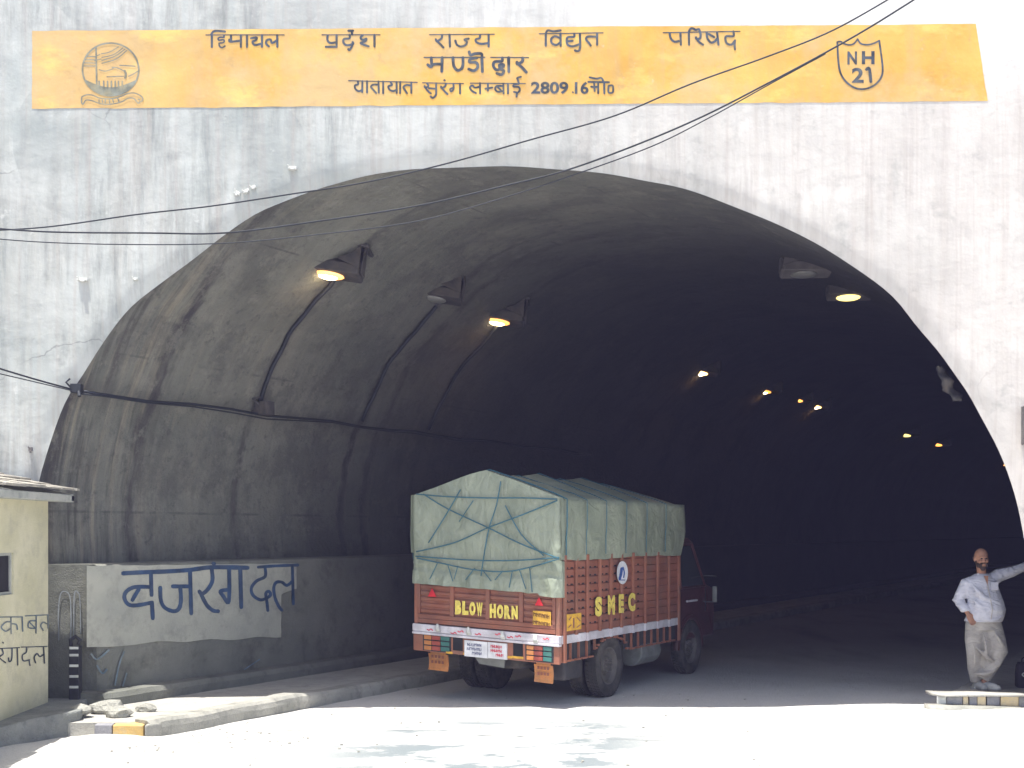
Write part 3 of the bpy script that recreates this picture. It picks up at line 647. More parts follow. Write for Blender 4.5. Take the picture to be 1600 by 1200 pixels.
# left footpath with its kerb
def strip(name, va, vb, yfront_a, yfront_b, z, m, s_end=110, wob=.015, seed=0, n=110):
    mb = MB(); rings = []
    for k in range(n+1):
        a = (k/n)**2
        def pt(v, yf, zz, h=1):
            s0 = (yf+ux*v)/uy; s = s0+(s_end-s0)*a
            return VS(v+wob*noise.noise(Vector((s*1.9, zz*4, seed))), s, zz+h*wob*.8*noise.noise(Vector((s*1.3, v*2, seed+5))))
        rings.append([pt(va, yfront_a, -.06, 0), pt(va, yfront_a, z), pt(vb-.03, yfront_b, z), pt(vb, yfront_b, z-.03), pt(vb+.01, yfront_b, z*.5), pt(vb, yfront_b, -.06, 0)])
    return mb.loft(rings).build(name, m)
o = strip("footpath", -11.0, -9.85, 12.66, 12.66, .155, M['path'], seed=1); tag(o, kind='structure')
o = strip("kerb", -9.85+.003, -9.62, 12.72, 12.60, .175, M['kerb'], wob=.04, seed=3); tag(o, kind='structure')
# painted kerb stones at its near end
def stone(name, pts, z, m, bev=.015, z0=-.04, seed=0):
    mb = MB(); vs = [(x, y, z0) for x, y in pts]+[(x+.012*noise.noise(Vector((x*9,y*9,seed))), y, z+.012*noise.noise(Vector((x*7,y*5,seed)))) for x, y in pts]; n = len(pts)
    mb.add(vs, [tuple(range(n))[::-1], tuple(range(n, 2*n))]+[(i, (i+1)%n, n+(i+1)%n, n+i) for i in range(n)])
    return mb.build(name, m, None, bevel=bev)
def G(px, Y): return ((px-800)/F*Y, Y)
o = stone("kerb_stone", [G(176,12.55), G(224,12.55), G(230,12.75), G(183,12.75)], .15, M['ochre'], .01)
tag(o, "ochre painted kerb stone at the near end of the left footpath", "kerb stone", "painted stones closing the left footpath")
o = stone("kerb_stone", [G(147,12.56), G(175,12.56), G(182,12.75), G(154,12.75)], .15, M['grey'], .01)
tag(o, "dark grey painted kerb stone beside the ochre one at the left footpath", "kerb stone", "painted stones closing the left footpath")
o = stone("kerb_stone", [G(226,12.52), G(252,12.72), G(262,12.95), G(232,12.76)], .15, M['kerb'], .02, seed=4)
tag(o, "broken unpainted grey kerb stone right of the ochre one", "kerb stone", "painted stones closing the left footpath")

# right footpath and its striped front kerb
mb = MB(); rings = []
for k in range(41):
    a = (k/40)**2; r = []
    for (v, yf, z) in ((-2.92, 14.5, -.06), (-2.92, 14.5, .18), (-2.86, 14.5, .215), (-1.6, 14.5, .215), (-1.6, 14.5, -.06)):
        s0 = (yf+ux*v)/uy; s = s0+(100-s0)*a; r.append(VS(v+.01*noise.noise(Vector((s*2, z*4, 2))), s, z+(.006*noise.noise(Vector((s*2, v*3, 2))) if z > 0 else 0)))
    rings.append(r)
tag(mb.loft(rings).build("footpath", M['path']), kind='structure')
xr = [1463, 1479, 1504, 1514, 1527, 1541, 1563, 1592, 1625, 1655]; cols = ['white', 'grey', 'creamk', 'grey', 'creamk', 'grey', 'creamk', 'grey', 'creamk']
t = empty("striped_kerb", (G(1540, 14.4)[0], 14.35, 0), label="low kerb painted in grey and cream blocks under the man's feet", cat="kerb")
for i in range(9):
    o = stone("painted_block", [G(xr[i]+.4, 14.33), G(xr[i+1]-.4, 14.33), G(xr[i+1]-.4, 14.495), G(xr[i]+.4, 14.495)], .203, M[cols[i]], .012, seed=i)
    o.parent = t; o.matrix_parent_inverse = Matrix.Translation(t.location).inverted()
# pale mortar slab on top of the blocks
mb = MB(); NXs = 26
rings = []
for i in range(NXs+1):
    px = 1458+(1660-1458)*i/NXs; X = (px-800)/F*14.35; h = .010*noise.noise(Vector((X*3, 0, 0)))
    y0 = 14.28+.03*noise.noise(Vector((X*4, 2, 0))) + (.12 if i == 0 else (.04 if i == 1 else 0))
    rings.append([Vector((X, y0, .205)), Vector((X, y0-.01, .222+h)), Vector((X, y0+.04, .240+h)), Vector((X, 14.62, .236+h)), Vector((X, 14.62, .205))])
o = mb.loft(rings).build("mortar_cap", M['path'], t, True); o.matrix_parent_inverse = Matrix.Translation(t.location).inverted()
mb = MB(); rings = []
for i in range(NXs+1):
    px = 1450+(1600-1450)*i/NXs; X = (px-800)/F*14.2; wv = noise.noise(Vector((X*5, 7, 0)))
    hh = .075+.03*(1-i/NXs)+.006
    rings.append([Vector((X, 14.10+.07*wv+.16*(i/NXs), -.0)), Vector((X, 14.16+.06*wv+.12*(i/NXs), hh)), Vector((X, 14.33, hh*1.1)), Vector((X, 14.33, -.0))])
o = mb.loft(rings).build("broken_footing", M['kerb'], t, True); o.matrix_parent_inverse = Matrix.Translation(t.location).inverted()

# rubble left of the footpath
def rock(name, c, r, seed, m='stone'):
    bm = bmesh.new(); bmesh.ops.create_icosphere(bm, subdivisions=2, radius=1)
    for v in bm.verts:
        k = 1+.45*noise.noise(v.co*1.5+Vector((seed, 0, 0))); v.co = Vector((v.co.x*r[0], v.co.y*r[1], v.co.z*r[2]))*k
    me = bpy.data.meshes.new(name); bm.to_mesh(me); bm.free(); me.materials.append(M[m])
    o = bpy.data.objects.new(name, me); C.objects.link(o); o.location = c; return o
rk = [((-4.42,13.35,.20),(.20,.16,.10),"largest broken concrete lump in the rubble beside the left footpath"),((-4.22,13.05,.20),(.13,.10,.07),"pale wedge of broken concrete in front of the largest rubble lump"),
      ((-4.05,13.45,.19),(.11,.09,.05),"small flat piece of rubble nearest the tunnel on the left footpath"),((-4.62,13.02,.24),(.12,.12,.06),"rubble piece leaning on the house platform's edge")]
for i, (c, r, lb) in enumerate(rk): tag(rock("rubble_piece", c, r, i*3.7), lb, "rubble", "loose rubble by the left footpath")
# gravel scattered on the road
mb = MB()
for i in range(420):
    x = random.uniform(-6, 7); y = random.uniform(11, 16.5)
    if random.random() < .5: x = random.gauss(-3.9, .8); y = random.gauss(12.4, .35)
    if -11 < x*uy-y*ux < -9.6 and y > 12.5: continue
    r = random.uniform(.005, .02)
    mb.ell((x, y, r*.3), (r, r*random.uniform(.6, 1), r*.6), 5, 4)
tag(mb.build("gravel", M['stone']), label="fine loose gravel scattered over the dusty road", cat="gravel", kind='stuff')
tag(rock("road_stone", ((1408-800)/F*13.0, 13.0, .02), (.06,.04,.03), 31), "lone small stone lying on the bright road at right", "stone")

# ------------------------------------------------------------------ house at the left
def house():
    XR, Y0, Y1, Z0, Z1 = -5.15, 8.6, 13.5, .22, 2.50
    t = empty("roadside_house", (-7, 11, 0), label="small cream plastered house with a stone roof at the left of the arch", cat="house")
    inv = Matrix.Translation((7, -11, 0))
    X = lambda v: inv @ v
    wy0, wy1, wz0, wz1 = 11.5, 12.56, 1.50, 1.93
    mb = MB()
    def q(y0, y1, z0, z1):
        ny = max(1, int((y1-y0)/.2)); 
        for i in range(ny):
            a = y0+(y1-y0)*i/ny; b = y0+(y1-y0)*(i+1)/ny
            mb.add([(XR, a, z0), (XR, b, z0), (XR, b, z1), (XR, a, z1)], [(0,1,2,3)])
    q(Y0, Y1, Z0, wz0); q(Y0, Y1, wz1, Z1); q(Y0, wy0, wz0, wz1); q(wy1, Y1, wz0, wz1)
    d = .04
    mb.add([(XR, wy0, wz0), (XR, wy1, wz0), (XR, wy1, wz1), (XR, wy0, wz1), (XR-d, wy0, wz0), (XR-d, wy1, wz0), (XR-d, wy1, wz1), (XR-d, wy0, wz1)], [(0,4,5,1),(1,5,6,2),(2,6,7,3),(3,7,4,0)])
    mb.add([(XR, Y0, Z0), (XR, Y0, Z1), (-9.6, Y0, Z1), (-9.6, Y0, Z0), (XR, Y1, Z0), (XR, Y1, Z1), (-9.6, Y1, Z1), (-9.6, Y1, Z0)], [(0,1,2,3), (4,7,6,5), (3,2,6,7)])
    wall = mb.build("wall", M['house'], t, xf=X)
    o = MB().box((XR-d-.02, wy0-.05, wz0-.05), (XR-d, wy1+.05, wz1+.05)).build("window", M['dark'], t, xf=X)
    fr = MB(); fr.box((XR-d+.002, wy0, wz0), (XR-d+.02, wy1, wz0+.03)).box((XR-d+.002, wy0, wz1-.03), (XR-d+.02, wy1, wz1)).box((XR-d+.002, wy1-.03, wz0+.03), (XR-d+.02, wy1, wz1-.03))
    fr.build("frame", M['fascia'], o)
    o.children[0].matrix_parent_inverse = Matrix.Identity(4)
    for ch in o.children: ch.data.transform(inv)
    # roof: two pitches with stone slates, concrete eave
    rf = MB(); eY0, eY1 = 8.2, 13.70; XE = -4.93; XRg = -7.4; 
    rf.prism([(XE, eY0, 2.475), (XE, eY1, 2.475), (XE, eY1, 2.56), (XE, eY0, 2.56)], (-.10, 0, 0))
    rf.prism([(XE, eY1, 2.475), (XE, eY1, 2.56), (XRg, eY1, 3.12), (XRg, eY1, 3.0)], (0, -.09, 0))
    rf.add([(XE-.1, eY0, 2.475), (XE-.1, eY1, 2.475), (XR-.3, eY1, 2.49), (XR-.3, eY0, 2.49)], [(0,1,2,3)])
    roof = rf.build("roof", M['fascia'], t, bevel=.012, xf=X)
    sl_ = MB(); k = 0
    sx = math.hypot(XE-XRg, .56)
    for side in (1, -1):
        for r_ in range(9):
            a0 = r_/9; a1 = (r_+1.35)/9
            y = eY0+.02*r_
            while y < eY1-.05:
                wdt = random.uniform(.28, .55); y2 = min(eY1+.02, y+wdt); th = random.uniform(.012, .03); k += 1
                xa = XE+.04+(XRg-XE)*a0; xb = XE+(XRg-XE)*min(a1, 1); za = 2.575+.55*a0+.02; zb = 2.575+.55*min(a1, 1)+.002
                if side < 0: xa = 2*XRg-xa; xb = 2*XRg-xb
                j = random.uniform(-.03, .03); xa += j
                z_ = random.uniform(0, .012)
                sl_.prism([(xa, y, za+z_), (xa+random.uniform(-.02,.02), y2-.012, za+z_), (xb, y2-.012, zb+z_), (xb, y, zb+z_)], (0, 0, th))
                y = y2
    s_ = sl_.build("slates", M['slate'], roof, xf=X)
    # lettering on the wall facing the road
    def SH(px, py, off):
        a = (px-800)/F; T = XR/a; return Vector((XR+.004+off, T, HC+(830-py)/F*T))
    def Q(ln): return [(a/2.7286, 740+b/2.7286) for a, b in ln]
    L1 = [(1.6, [(-40,612),(95,611)]), (1.6, [(106,607),(205,602)]), [(45,612),(46,682)], [(44,632),(22,634),(4,655),(22,672),(44,660)], [(46,640),(68,644),(72,664)], [(93,611),(95,672)], [(152,628),(124,630),(120,656),(150,660)], [(126,636),(146,656)], [(153,606),(152,680)],
          [(182,668),(172,648),(182,634),(196,640)], [(202,604),(204,660)], [(-12,612),(-12,668)]]
    L2 = [(1.6, [(-40,748),(82,742)]), (1.6, [(90,740),(200,737)]), [(6,746),(12,768),(-4,784),(22,806)], [(10,720),(13,722)], [(50,744),(48,790),(38,802),(34,786)], [(72,744),(74,816)], [(112,742),(110,762),(94,774),(98,798),(124,794)], [(122,796),(126,818)],
          [(150,806),(144,784),(156,768),(168,780),(182,772)], [(184,740),(188,808)]]
    cv = lambda L, w: [((l[0] if isinstance(l, tuple) else w), Q(l[1] if isinstance(l, tuple) else l)) for l in L]
    m1 = MB(); strokes(m1, cv(L1, 2.2), 2, SH); m1.build("lettering", M['bluefade'], wall, xf=X)
    m2 = MB(); strokes(m2, cv(L2, 2.2), 2, SH); m2.build("lettering", M['inkwall'], wall, xf=X)
    # platform the house stands on
    mb = MB(); poly = [(-9.8,8.2),(-4.99,8.2),(-4.99,11.0),(-4.97,11.85),(-4.80,12.3),(-4.55,12.80),(-4.62,13.15),(-4.78,13.45),(-4.82,13.86),(-9.8,13.86)]
    n = len(poly); rows = []
    for zz in (-.05, .1, .2, .255): rows.append([Vector((x+.03*noise.noise(Vector((x*4,y*4,zz*6))), y+.03*noise.noise(Vector((x*4,y*4,zz*6+9))), zz + (.03*noise.noise(Vector((x*3,y*3,1))) if zz > .25 else 0))) for x, y in poly])
    mb.loft(rows).build("platform", M['plinth'], t, bevel=.02, xf=X)
house()

# striped post in the corner between house and tunnel
t = empty("striped_post", P(118, 1086, 13.75), label="short black post with thin white bands standing at the tunnel corner beside the house", cat="post")
t.location.z = .25; mb = MB(); mb.box((-.058,-.05,0),(.058,.05,.60)); mb.build("shaft", M['black'], t, bevel=.01)
mb = MB(); mb.tube([(-.05,0,.60),(-.055,0,.67),(0,0,.71),(.05,0,.67),(.03,0,.62)], .022, 8); mb.build("curled_top", M['black'], t, True)
mb = MB()
for z in (.13,.25,.37,.49,.57): mb.box((-.050,-.054,z),(.050,.05-.004,z+.028))
mb.build("white_bands", M['white'], t)

# ------------------------------------------------------------------ cables
def cable(name, pxs, r, m, label, cat="cable", group=None):
    pts = smooth_pts([P(a, b, Y) for a, b, Y in pxs], 8)
    mb = MB(); mb.tube(pts, r, 6); o = mb.build(name, m, None, True); return tag(o, label, cat, group)
def hang(L, y0=13.0, y1=11.2): return [(a, b, y0+(y1-y0)*(a+60)/1500) for a, b in L]
cable("overhead_cable", hang([(-60,362),(70,355),(215,335),(330,322),(450,304),(570,285),(700,255),(830,218),(960,181),(1080,131),(1200,88),(1300,48),(1400,-8),(1460,-45)]), .0080, M['wire'], "uppermost dark overhead cable crossing from the left edge up over the ochre band", "cable", "overhead cables across the arch")
cable("overhead_cable", hang([(-60,352),(70,362),(230,364),(350,364),(480,348),(650,322),(790,290),(885,266),(1000,224),(1100,181),(1200,130),(1290,82),(1360,42),(1440,-8),(1490,-40)], 12.9, 11.0), .0090, M['wire'], "thick middle overhead cable rising in front of the route shield", "cable", "overhead cables across the arch")
cable("overhead_cable", hang([(-60,368),(60,378),(200,382),(350,380),(500,366),(650,346),(780,311),(900,272),(1020,228),(1110,183),(1200,133),(1290,84)], 12.85, 11.05), .006, M['wirelt'], "thin lowest overhead cable running below the middle one and joining it at right", "cable", "overhead cables across the arch")
cable("service_cable", [(-60,556,12.6),(0,576,12.9),(60,594,13.3),(115,609,13.86)], .010, M['wire'], "upper cable coming in from the left edge to the arch rim", "cable", "cables entering at the left edge")
cable("service_cable", [(-60,570,12.6),(0,584,12.9),(60,598,13.3),(115,611,13.84)], .006, M['wirelt'], "thinner lower cable coming in from the left edge to the arch rim", "cable", "cables entering at the left edge")
def gen(px, py):          # portal point seen at a pixel -> function of distance inside
    x, z = W2(px, py); return lambda tt, dz=0, dv=0: Vector((x+ux*tt+uy*dv, D+uy*tt-ux*dv, z+dz))
g = gen(122, 611)
pts = [g(.0,0,.03)]+[g(.3+.7*i, -.02*math.sin(i*1.9)-.01, .05) for i in range(19)]
mb = MB(); mb.tube(pts, .017, 6); mb.tube([p+Vector((.01,-.02,-.035+.015*math.sin(i))) for i, p in enumerate(pts)], .010, 6)
tag(mb.build("wall_cable", M['wire'], None, True), "dark bundled cable running along the tunnel's left wall", "cable")
mb = MB(); mb.box((-.06,-.05,-.05),(.06,.05,.05)); mb.tube([(-.05,-.03,0),(-.09,-.09,.06),(-.04,-.1,.1)], .012, 6); mb.tube([(.04,-.05,-.04),(.06,-.08,-.1)], .02, 8)
o = mb.build("cable_insulator", M['wire'], None, bevel=.01); o.location = P(120, 607, 13.86); tag(o, "dark cable insulator on the arch's left rim where the cables enter", "insulator")
mb = MB(); mb.box((-.10,-.08,-.09),(.10,.10,.09)); mb.box((-.28,-.05,-.07),(-.10,.02,-.02)); mb.tube([(-.02,-.08,.05),(-.08,-.14,.12),(.04,-.12,.14)], .014, 6); mb.tube([(-.28,-.02,-.05),(-.2,-.06,.05),(-.1,-.02,.02)], .012, 6)
o = mb.build("junction_box", M['lamph'], None, bevel=.01); o.location = g(3.0, .02, .10)+Vector((0,0,.04)); o.rotation_euler = (0, 0, -R(30)); tag(o, "black junction box on the wall cable beneath the brightest left lamp", "box")

# ------------------------------------------------------------------ tunnel lamps
def make_lamp(lens, hm, bulb=None):
    t = empty("tunnel_lamp", (0, 0, 0))
    # trough housing: opening faces down and to the road
    mb = MB(); prof = [(-.15, 0), (.15, 0), (.12, .10), (.05, .155), (-.05, .155), (-.12, .10)]
    rings = []
    for k, y in enumerate((-.27, -.25, -.08, .08, .25, .27)):
        sc = .82 if k in (0, 5) else 1
        rings.append([Vector((y, a*sc, b*sc+(0 if sc == 1 else .012))) for a, b in prof])
    mb.loft(rings).build("housing", hm, t, bevel=.006)
    mb = MB(); rings = []
    for k in range(9):
        y = -.19+.38*k/8; h = math.sqrt(max(0, 1-(y/.2)**2))
        rings.append([Vector((y*.72-.03, .115*math.cos(2*PI*j/12)*max(.3, h), -.004+(.028 if math.sin(2*PI*j/12) < 0 else .002)*math.sin(2*PI*j/12)*h)) for j in range(12)])
    ln_ = mb.loft(rings).build("lens", lens, t, True)
    if bulb: mb = MB(); mb.ell((-.04, 0, -.020), (.095, .06, .030), 12, 8); mb.build("bulb", bulb, ln_, True)
    for sx_ in (-1, 1):
        mb = MB(); x = sx_*.285
        mb.prism([(x, -.13, .02), (x, .04, .02), (x-sx_*.03, .06, .36), (x-sx_*.03, .01, .40)], (.012, 0, 0)); mb.prism([(x-sx_*.004, -.14, .06), (x-sx_*.004, .10, .04), (x-sx_*.10, .10, .27), (x-sx_*.02, .10, .33)], (0, .012, 0))
        mb.prism([(sx_*.27, -.15, .05), (sx_*.05, -.15, .13), (sx_*.15, -.10, .20), (sx_*.24, -.08, .30 if sx_ > 0 else .24)], (0, .015, 0))
        mb.build("bracket", hm, t)
    mb = MB(); mb.box((-.30, -.05, .30), (.30, .24, .325)); mb.build("mounting_plate", hm, t, bevel=.004)
    return t
protos = {}
gl, gr = gen(304, 370), gen(1098, 303)
lamps = [('lit', 'lamph', 2.13, -.08, 'l', "nearest lit tunnel lamp, glowing orange-white high on the left vault"),
         ('lensoff', 'lamph', 4.49, .0, 'l', "unlit sooty tunnel lamp between the two nearest glowing ones on the left vault"),
         ('lit', 'lamph', 6.3, -.06, 'l', "second glowing lamp on the left vault, just right of the unlit sooty one"),
         ('lit3', 'lamph', 14.75, .08, 'l', "white-hot lamp above the truck's front, first of the far string"),
         ('lit', 'lamph', 19.0, .10, 'l', "orange lamp second in the far string"),
         ('dim', 'lamph', 21.6, .12, 'l', "faint brownish lamp between the second and the white-hot one of the far string"),
         ('lit3', 'lamph', 23.3, .10, 'l', "white-hot lamp in the middle of the far string"),
         ('lit2', 'lamph', 34.2, .05, 'l', "small amber lamp deep in the tunnel, right of the middle white-hot one"),
         ('dim', 'lamph', 39.7, .05, 'l', "tiny dim lamp deep in the tunnel, next after the small amber one"),
         ('dim', 'lamph', 56.5, .05, 'l', "farthest dim lamp, seen against the arch's right rim"),
         ('lensoff', 'lamph2', 4.3, -.12, 'r', "unlit dusty grey lamp high under the arch's right shoulder"),
         ('lit2', 'lamph2', 6.7, -.06, 'r', "pale yellow lit lamp under the arch's right shoulder")]
for lens, hm, tt, dz, side, lb in lamps:
    key = (lens, hm)
    if key not in protos: o = protos[key] = make_lamp(M[lens], M[hm], M['hot'] if lens in ('lit', 'lit3') else None)
    else: o = copy_tree(protos[key])
    g_ = gl if side == 'l' else gr
    p = g_(tt, dz, .29 if side == 'l' else -.10)
    o.location = p - Vector((0, 0, .0)); 
    k_ = 1.35 if tt < 7 else (1.4 if tt < 30 else 1.7); o.scale = (k_, k_, k_)
    o.rotation_euler = (-R(7), R(9 if side == 'l' else 0), -R(4))
    tag(o, lb, "lamp", "lamps mounted along the tunnel vault")
    if lens in ('lit', 'lit3') and tt < 16:
        ld = bpy.data.lights.new("lamp_glow", 'SPOT'); ld.energy = 3; ld.color = (1, .5, .14); ld.shadow_soft_size = .1; ld.spot_size = R(150)
        lo = bpy.data.objects.new("lamp_glow", ld); C.objects.link(lo); lo.parent = o; lo.location = (0, 0, -.06)
# conduits dropping from the left lamps to the wall cable, following the lining
def vault_pt(u, s, inset=.03):   # u = index along the arch outline
    i = int(u); a = u-i; p = arch[i].lerp(arch[min(i+1, NA)], a)
    y0 = wallY(p.x, p.y, 0); s0 = ux*p.x+uy*y0
    q = Vector((p.x, y0, p.y))+Vector((ux, uy, 0))*(s-s0)
    r = Vector((p.x-.3, 0, p.y-2.0)).normalized(); return q-r*inset
def near_idx(px, py):
    x, z = W2(px, py); return min(range(NA), key=lambda i: (arch[i].x-x)**2+(arch[i].y-z)**2)
i0, i1 = near_idx(335, 378), near_idx(122, 611)
for s_, lb in ((12.42, "conduit dropping from the nearest lit lamp down the left vault"), (14.76, "conduit dropping from the unlit sooty lamp down the left vault"), (16.55, "conduit dropping from the second glowing lamp down the left vault")):
    pts = [vault_pt(i0+(i1-i0)*k/16, s_+.05*noise.noise(Vector((k*.4, s_, 0))), .035) for k in range(17)]
    mb = MB(); mb.tube(pts, .03, 6); tag(mb.build("conduit", M['wire'], None, True), lb, "conduit", "conduits on the left vault")

# ------------------------------------------------------------------ truck
TO = Vector((-.322, 15.15, 0)); KX = .035
def shear(v): return Vector((v.x, v.y, v.z-KX*v.x))
def rear(px, py, y0=-.05):      # photo pixel on the truck's rear plane -> local x, z
    a = (px-800)/F; b = (830-py)/F; T = (y0+TO.x*ux+TO.y*uy)/(a*ux+uy)
    p = Vector((a*T, T, 0)); x = (p.x-TO.x)*uy-(p.y-TO.y)*ux; return x, HC+b*T+KX*x
def side(px, py, x0=1.0625):
    a = (px-800)/F; b = (830-py)/F; T = (x0+TO.x*uy-TO.y*ux)/(a*uy-ux)
    y = (a*T-TO.x)*ux+(T-TO.y)*uy; return y, HC+b*T+KX*x0
def truck():
    t = empty("cargo_truck", TO, -R(30.5), label="red-brown cargo truck with a green tarpaulin over its load, driving into the tunnel", cat="truck")
    def b(mb, name, m, parent=t, **k): return mb.build(name, M[m], parent, xf=shear, **k)
    W_, L_ = 1.06, 3.60; ZB, ZT = .93, 2.45
    # cargo box sides: horizontal boards
    mb = MB()
    for sx_ in (-1, 1):
        z = ZB; 
        while z < 2.4:
            mb.box((sx_*W_-(.045 if sx_ > 0 else 0), .02, z), (sx_*W_+(.045 if sx_ < 0 else 0), L_, z+.092)); z += .10
        mb.box((sx_*(W_-.03)-.01, .03, ZB), (sx_*(W_-.03)+.01, L_-.01, 2.4))
    mb.box((-W_+.05, L_-.04, ZB), (W_-.05, L_, 2.4)); mb.box((-W_+.02, .02, ZB-.04), (W_-.02, L_, ZB))
    b(mb, "cargo_box", 'red', bevel=.006)
    # ribs on the sides
    for sx_ in (-1, 1):
        for i, y in enumerate((.03, .33, .63, .98, 1.30, 1.62, 1.98, 2.38, 2.80, 3.2, 3.56)):
            mb = MB(); mb.box((sx_*(W_+.003), y, .60 if i in (0, 10) else ZB-.01), (sx_*(W_+.035), y+.055, 1.90)); b(mb, "rib", 'redlt', bevel=.005)
    # punched slots on the near bays
    mb = MB()
    for y0, y1, n in ((.085, .33, 2), (.385, .63, 2), (.685, .98, 2), (1.035, 1.30, 2), (1.355, 1.62, 1), (1.675, 1.98, 1), (2.035, 2.38, 1)):
        z = 1.0
        while z < 1.8:
            for k in range(n):
                yc = y0+(y1-y0)*(k+.5)/n; mb.box((W_-.005, yc-.03, z+.03), (W_+.0025, yc+.03, z+.048))
            z += .10
    b(mb, "vent_slots", 'dark')
    # rear corner posts and tailgate
    for sx_ in (-1, 1):
        mb = MB(); mb.box((sx_*W_-.05*(sx_ > 0)-.0, -.045, .60), (sx_*W_+.05*(sx_ < 0), .018, 2.4)); b(mb, "corner_post", 'redlt', bevel=.006)
    tg = MB(); x0, x1 = -W_+.053, W_-.053
    tg.box((x0, -.020, .95), (x1, .015, 1.62))
    xd = [x0, rear(706, 960)[0], rear(762, 960)[0], rear(814, 960)[0], x1]
    for z0, z1 in ((.945, 1.00), (1.005, 1.055), (1.56, 1.62)): tg.box((x0, -.048, z0), (x1, -.021, z1))
    for i, x in enumerate(xd):
        a, c = (x, x+.04) if i == 0 else ((x-.04, x) if i == 4 else (x-.028, x+.028)); tg.box((a, -.056, 1.058), (c, -.022, 1.555))
    for i in range(4):
        a = xd[i]+(.043 if i == 0 else .032); c = xd[i+1]-(.043 if i == 3 else .032); z = 1.07
        while z < 1.54: tg.prism([(a, -.0215, z), (a, -.040, z+.015), (a, -.040, z+.045), (a, -.0215, z+.06)], (c-a, 0, 0)); z += .078
    gate = b(tg, "tailgate", 'red', bevel=.003)
    def SR(off0, y0=-.05):
        def f(px, py, off): x, z = rear(px, py, y0); return Vector((x, y0-off0-off, z))
        return f
    # BLOW HORN
    sr = SR(.008)
    for txt, xa, xb, ya, yb, ya2, yb2 in (("BLOW", 711, 755.5, 937.5, 959.5, 942, 963), ("HORN", 765, 810.5, 943, 965, 947, 968)):
        mb = MB(); n = len(txt)
        for i, ch in enumerate(txt):
            p0 = xa+(xb-xa)*i/n+.6; p1 = xa+(xb-xa)*(i+1)/n-.8; q = (i+.5)/n
            font_mesh(mb, ch, p0, ya+(ya2-ya)*q, p1, yb+(yb2-yb)*q, sr, .085)
        b(mb, "lettering", 'yellow', gate)
    mb = MB(); x, z = rear(833, 954); x2, z2 = rear(861, 982)
    mb.box((x, -.0515-.004, z2+.03), (x2, -.052, z-.0)); sg = b(mb, "sign_plate", 'yellow2', gate)
    mb = MB(); random.seed(3)
    for rr, (ya, yb) in enumerate(((957, 963.5), (969, 976))):
        for i in range(6):
            xx = 834.5+i*4.3; yy = ya+i*.75
            strokes(mb, [(1.1, [(xx, yy), (xx, yy+5.5)]), (1.0, [(xx, yy+random.uniform(0,3)), (xx+2.6, yy+random.uniform(0,4))]), (1.0, [(xx+2.6, yy+1), (xx+2.4, yy+5.5)])], 1, SR(.0075), k0=i*4)
    b(mb, "lettering", 'inkred', sg).data.materials[0] = M['maroon']
    # warning triangles
    for px, py, r in ((676, 926, 6.5), (843, 940, 6.5)):
        mb = MB(); f = SR(.009); mb.prism([f(px-r, py+r*.9, 0), f(px+r, py+r, 0), f(px, py-r*1.1, 0)], (0, -.006, 0)); b(mb, "reflector_triangle", 'redsign', gate)
    # rear beam (white) with marker lamps
    mb = MB(); mb.box((-W_-.01, -.075, .835), (W_+.01, -.001, .93)); mb.box((-W_-.01, -.085, .80), (W_+.01, -.0, .832)); beam = b(mb, "rear_beam", 'lav', bevel=.008)
    for px, py in ((684.5, 979), (732.5, 984), (786, 990.5), (837, 996)):
        x, z = rear(px, py, -.09); mb = MB(); Mx = Matrix.Translation((x, -.105, z-.02))
        mb.lathe([(.030, -.02), (.030, 0), (.022, .02), (.020, .04), (.012, .055), (.002, .058)], Mx, 12); mb.box((x-.028, -.10, z-.065), (x+.028, -.0755, z-.03)); b(mb, "marker_lamp", 'white', beam, smooth=True)
    mb = MB(); f = SR(.028); random.seed(5)
    for i in range(11):
        px = 668+i*18+random.uniform(-5, 5); py = 980+(px-668)*.105+random.uniform(-3, 5)
        if i % 4 == 1: continue
        strokes(mb, [(1.6, [(px, py), (px+3, py+1.5), (px+6, py-.5), (px+8.5, py+1.6)])], 2, f, k0=i)
    b(mb, "painted_scroll", 'inkred', beam)
    # bumper board
    mb = MB(); mb.box((-W_-.005, -.060, .585), (W_+.005, -.02, .798)); bump = b(mb, "rear_bumper", 'redlt', bevel=.008)
    def rect(px0, py0, px1, py1, dy0, dy1, y0=-.062, sk=.085):
        xa, za = rear(px0, py0, y0); xb, zb = rear(px1, py0+(px1-px0)*sk, y0); zc = rear(px0, py1, y0)[1]
        h = za-zc; zt = (za+zb)/2; return (xa, dy0, zt-h), (xb, dy1, zt)
    for X0, Y0_ in ((663, 992), (823, 1008)):     # lamp clusters
        for c0, c1, m in ((0, 12, 'orange'), (12, 26, 'redl'), (26, 40, 'green')):
            cl = MB()
            for k in range(3):
                yy = Y0_+(c0*.085)+k*8.2; cl.box(*rect(X0+c0+.5, yy, X0+c1-.5, yy+6.3, -.078, -.0605))
            b(cl, "tail_lamp", m, bump, bevel=.004)
        mb = MB(); mb.box(*rect(X0-2, Y0_-2, X0+42, Y0_+24, -.064, -.0603)); b(mb, "lamp_recess", 'black', bump)
    for X0, Y0_, m in ((708, 991, 'dark'), (802, 1001, 'dark')):
        mb = MB(); mb.box(*rect(X0, Y0_, X0+15, Y0_+25, -.066, -.0605)); b(mb, "bumper_recess", m, bump)
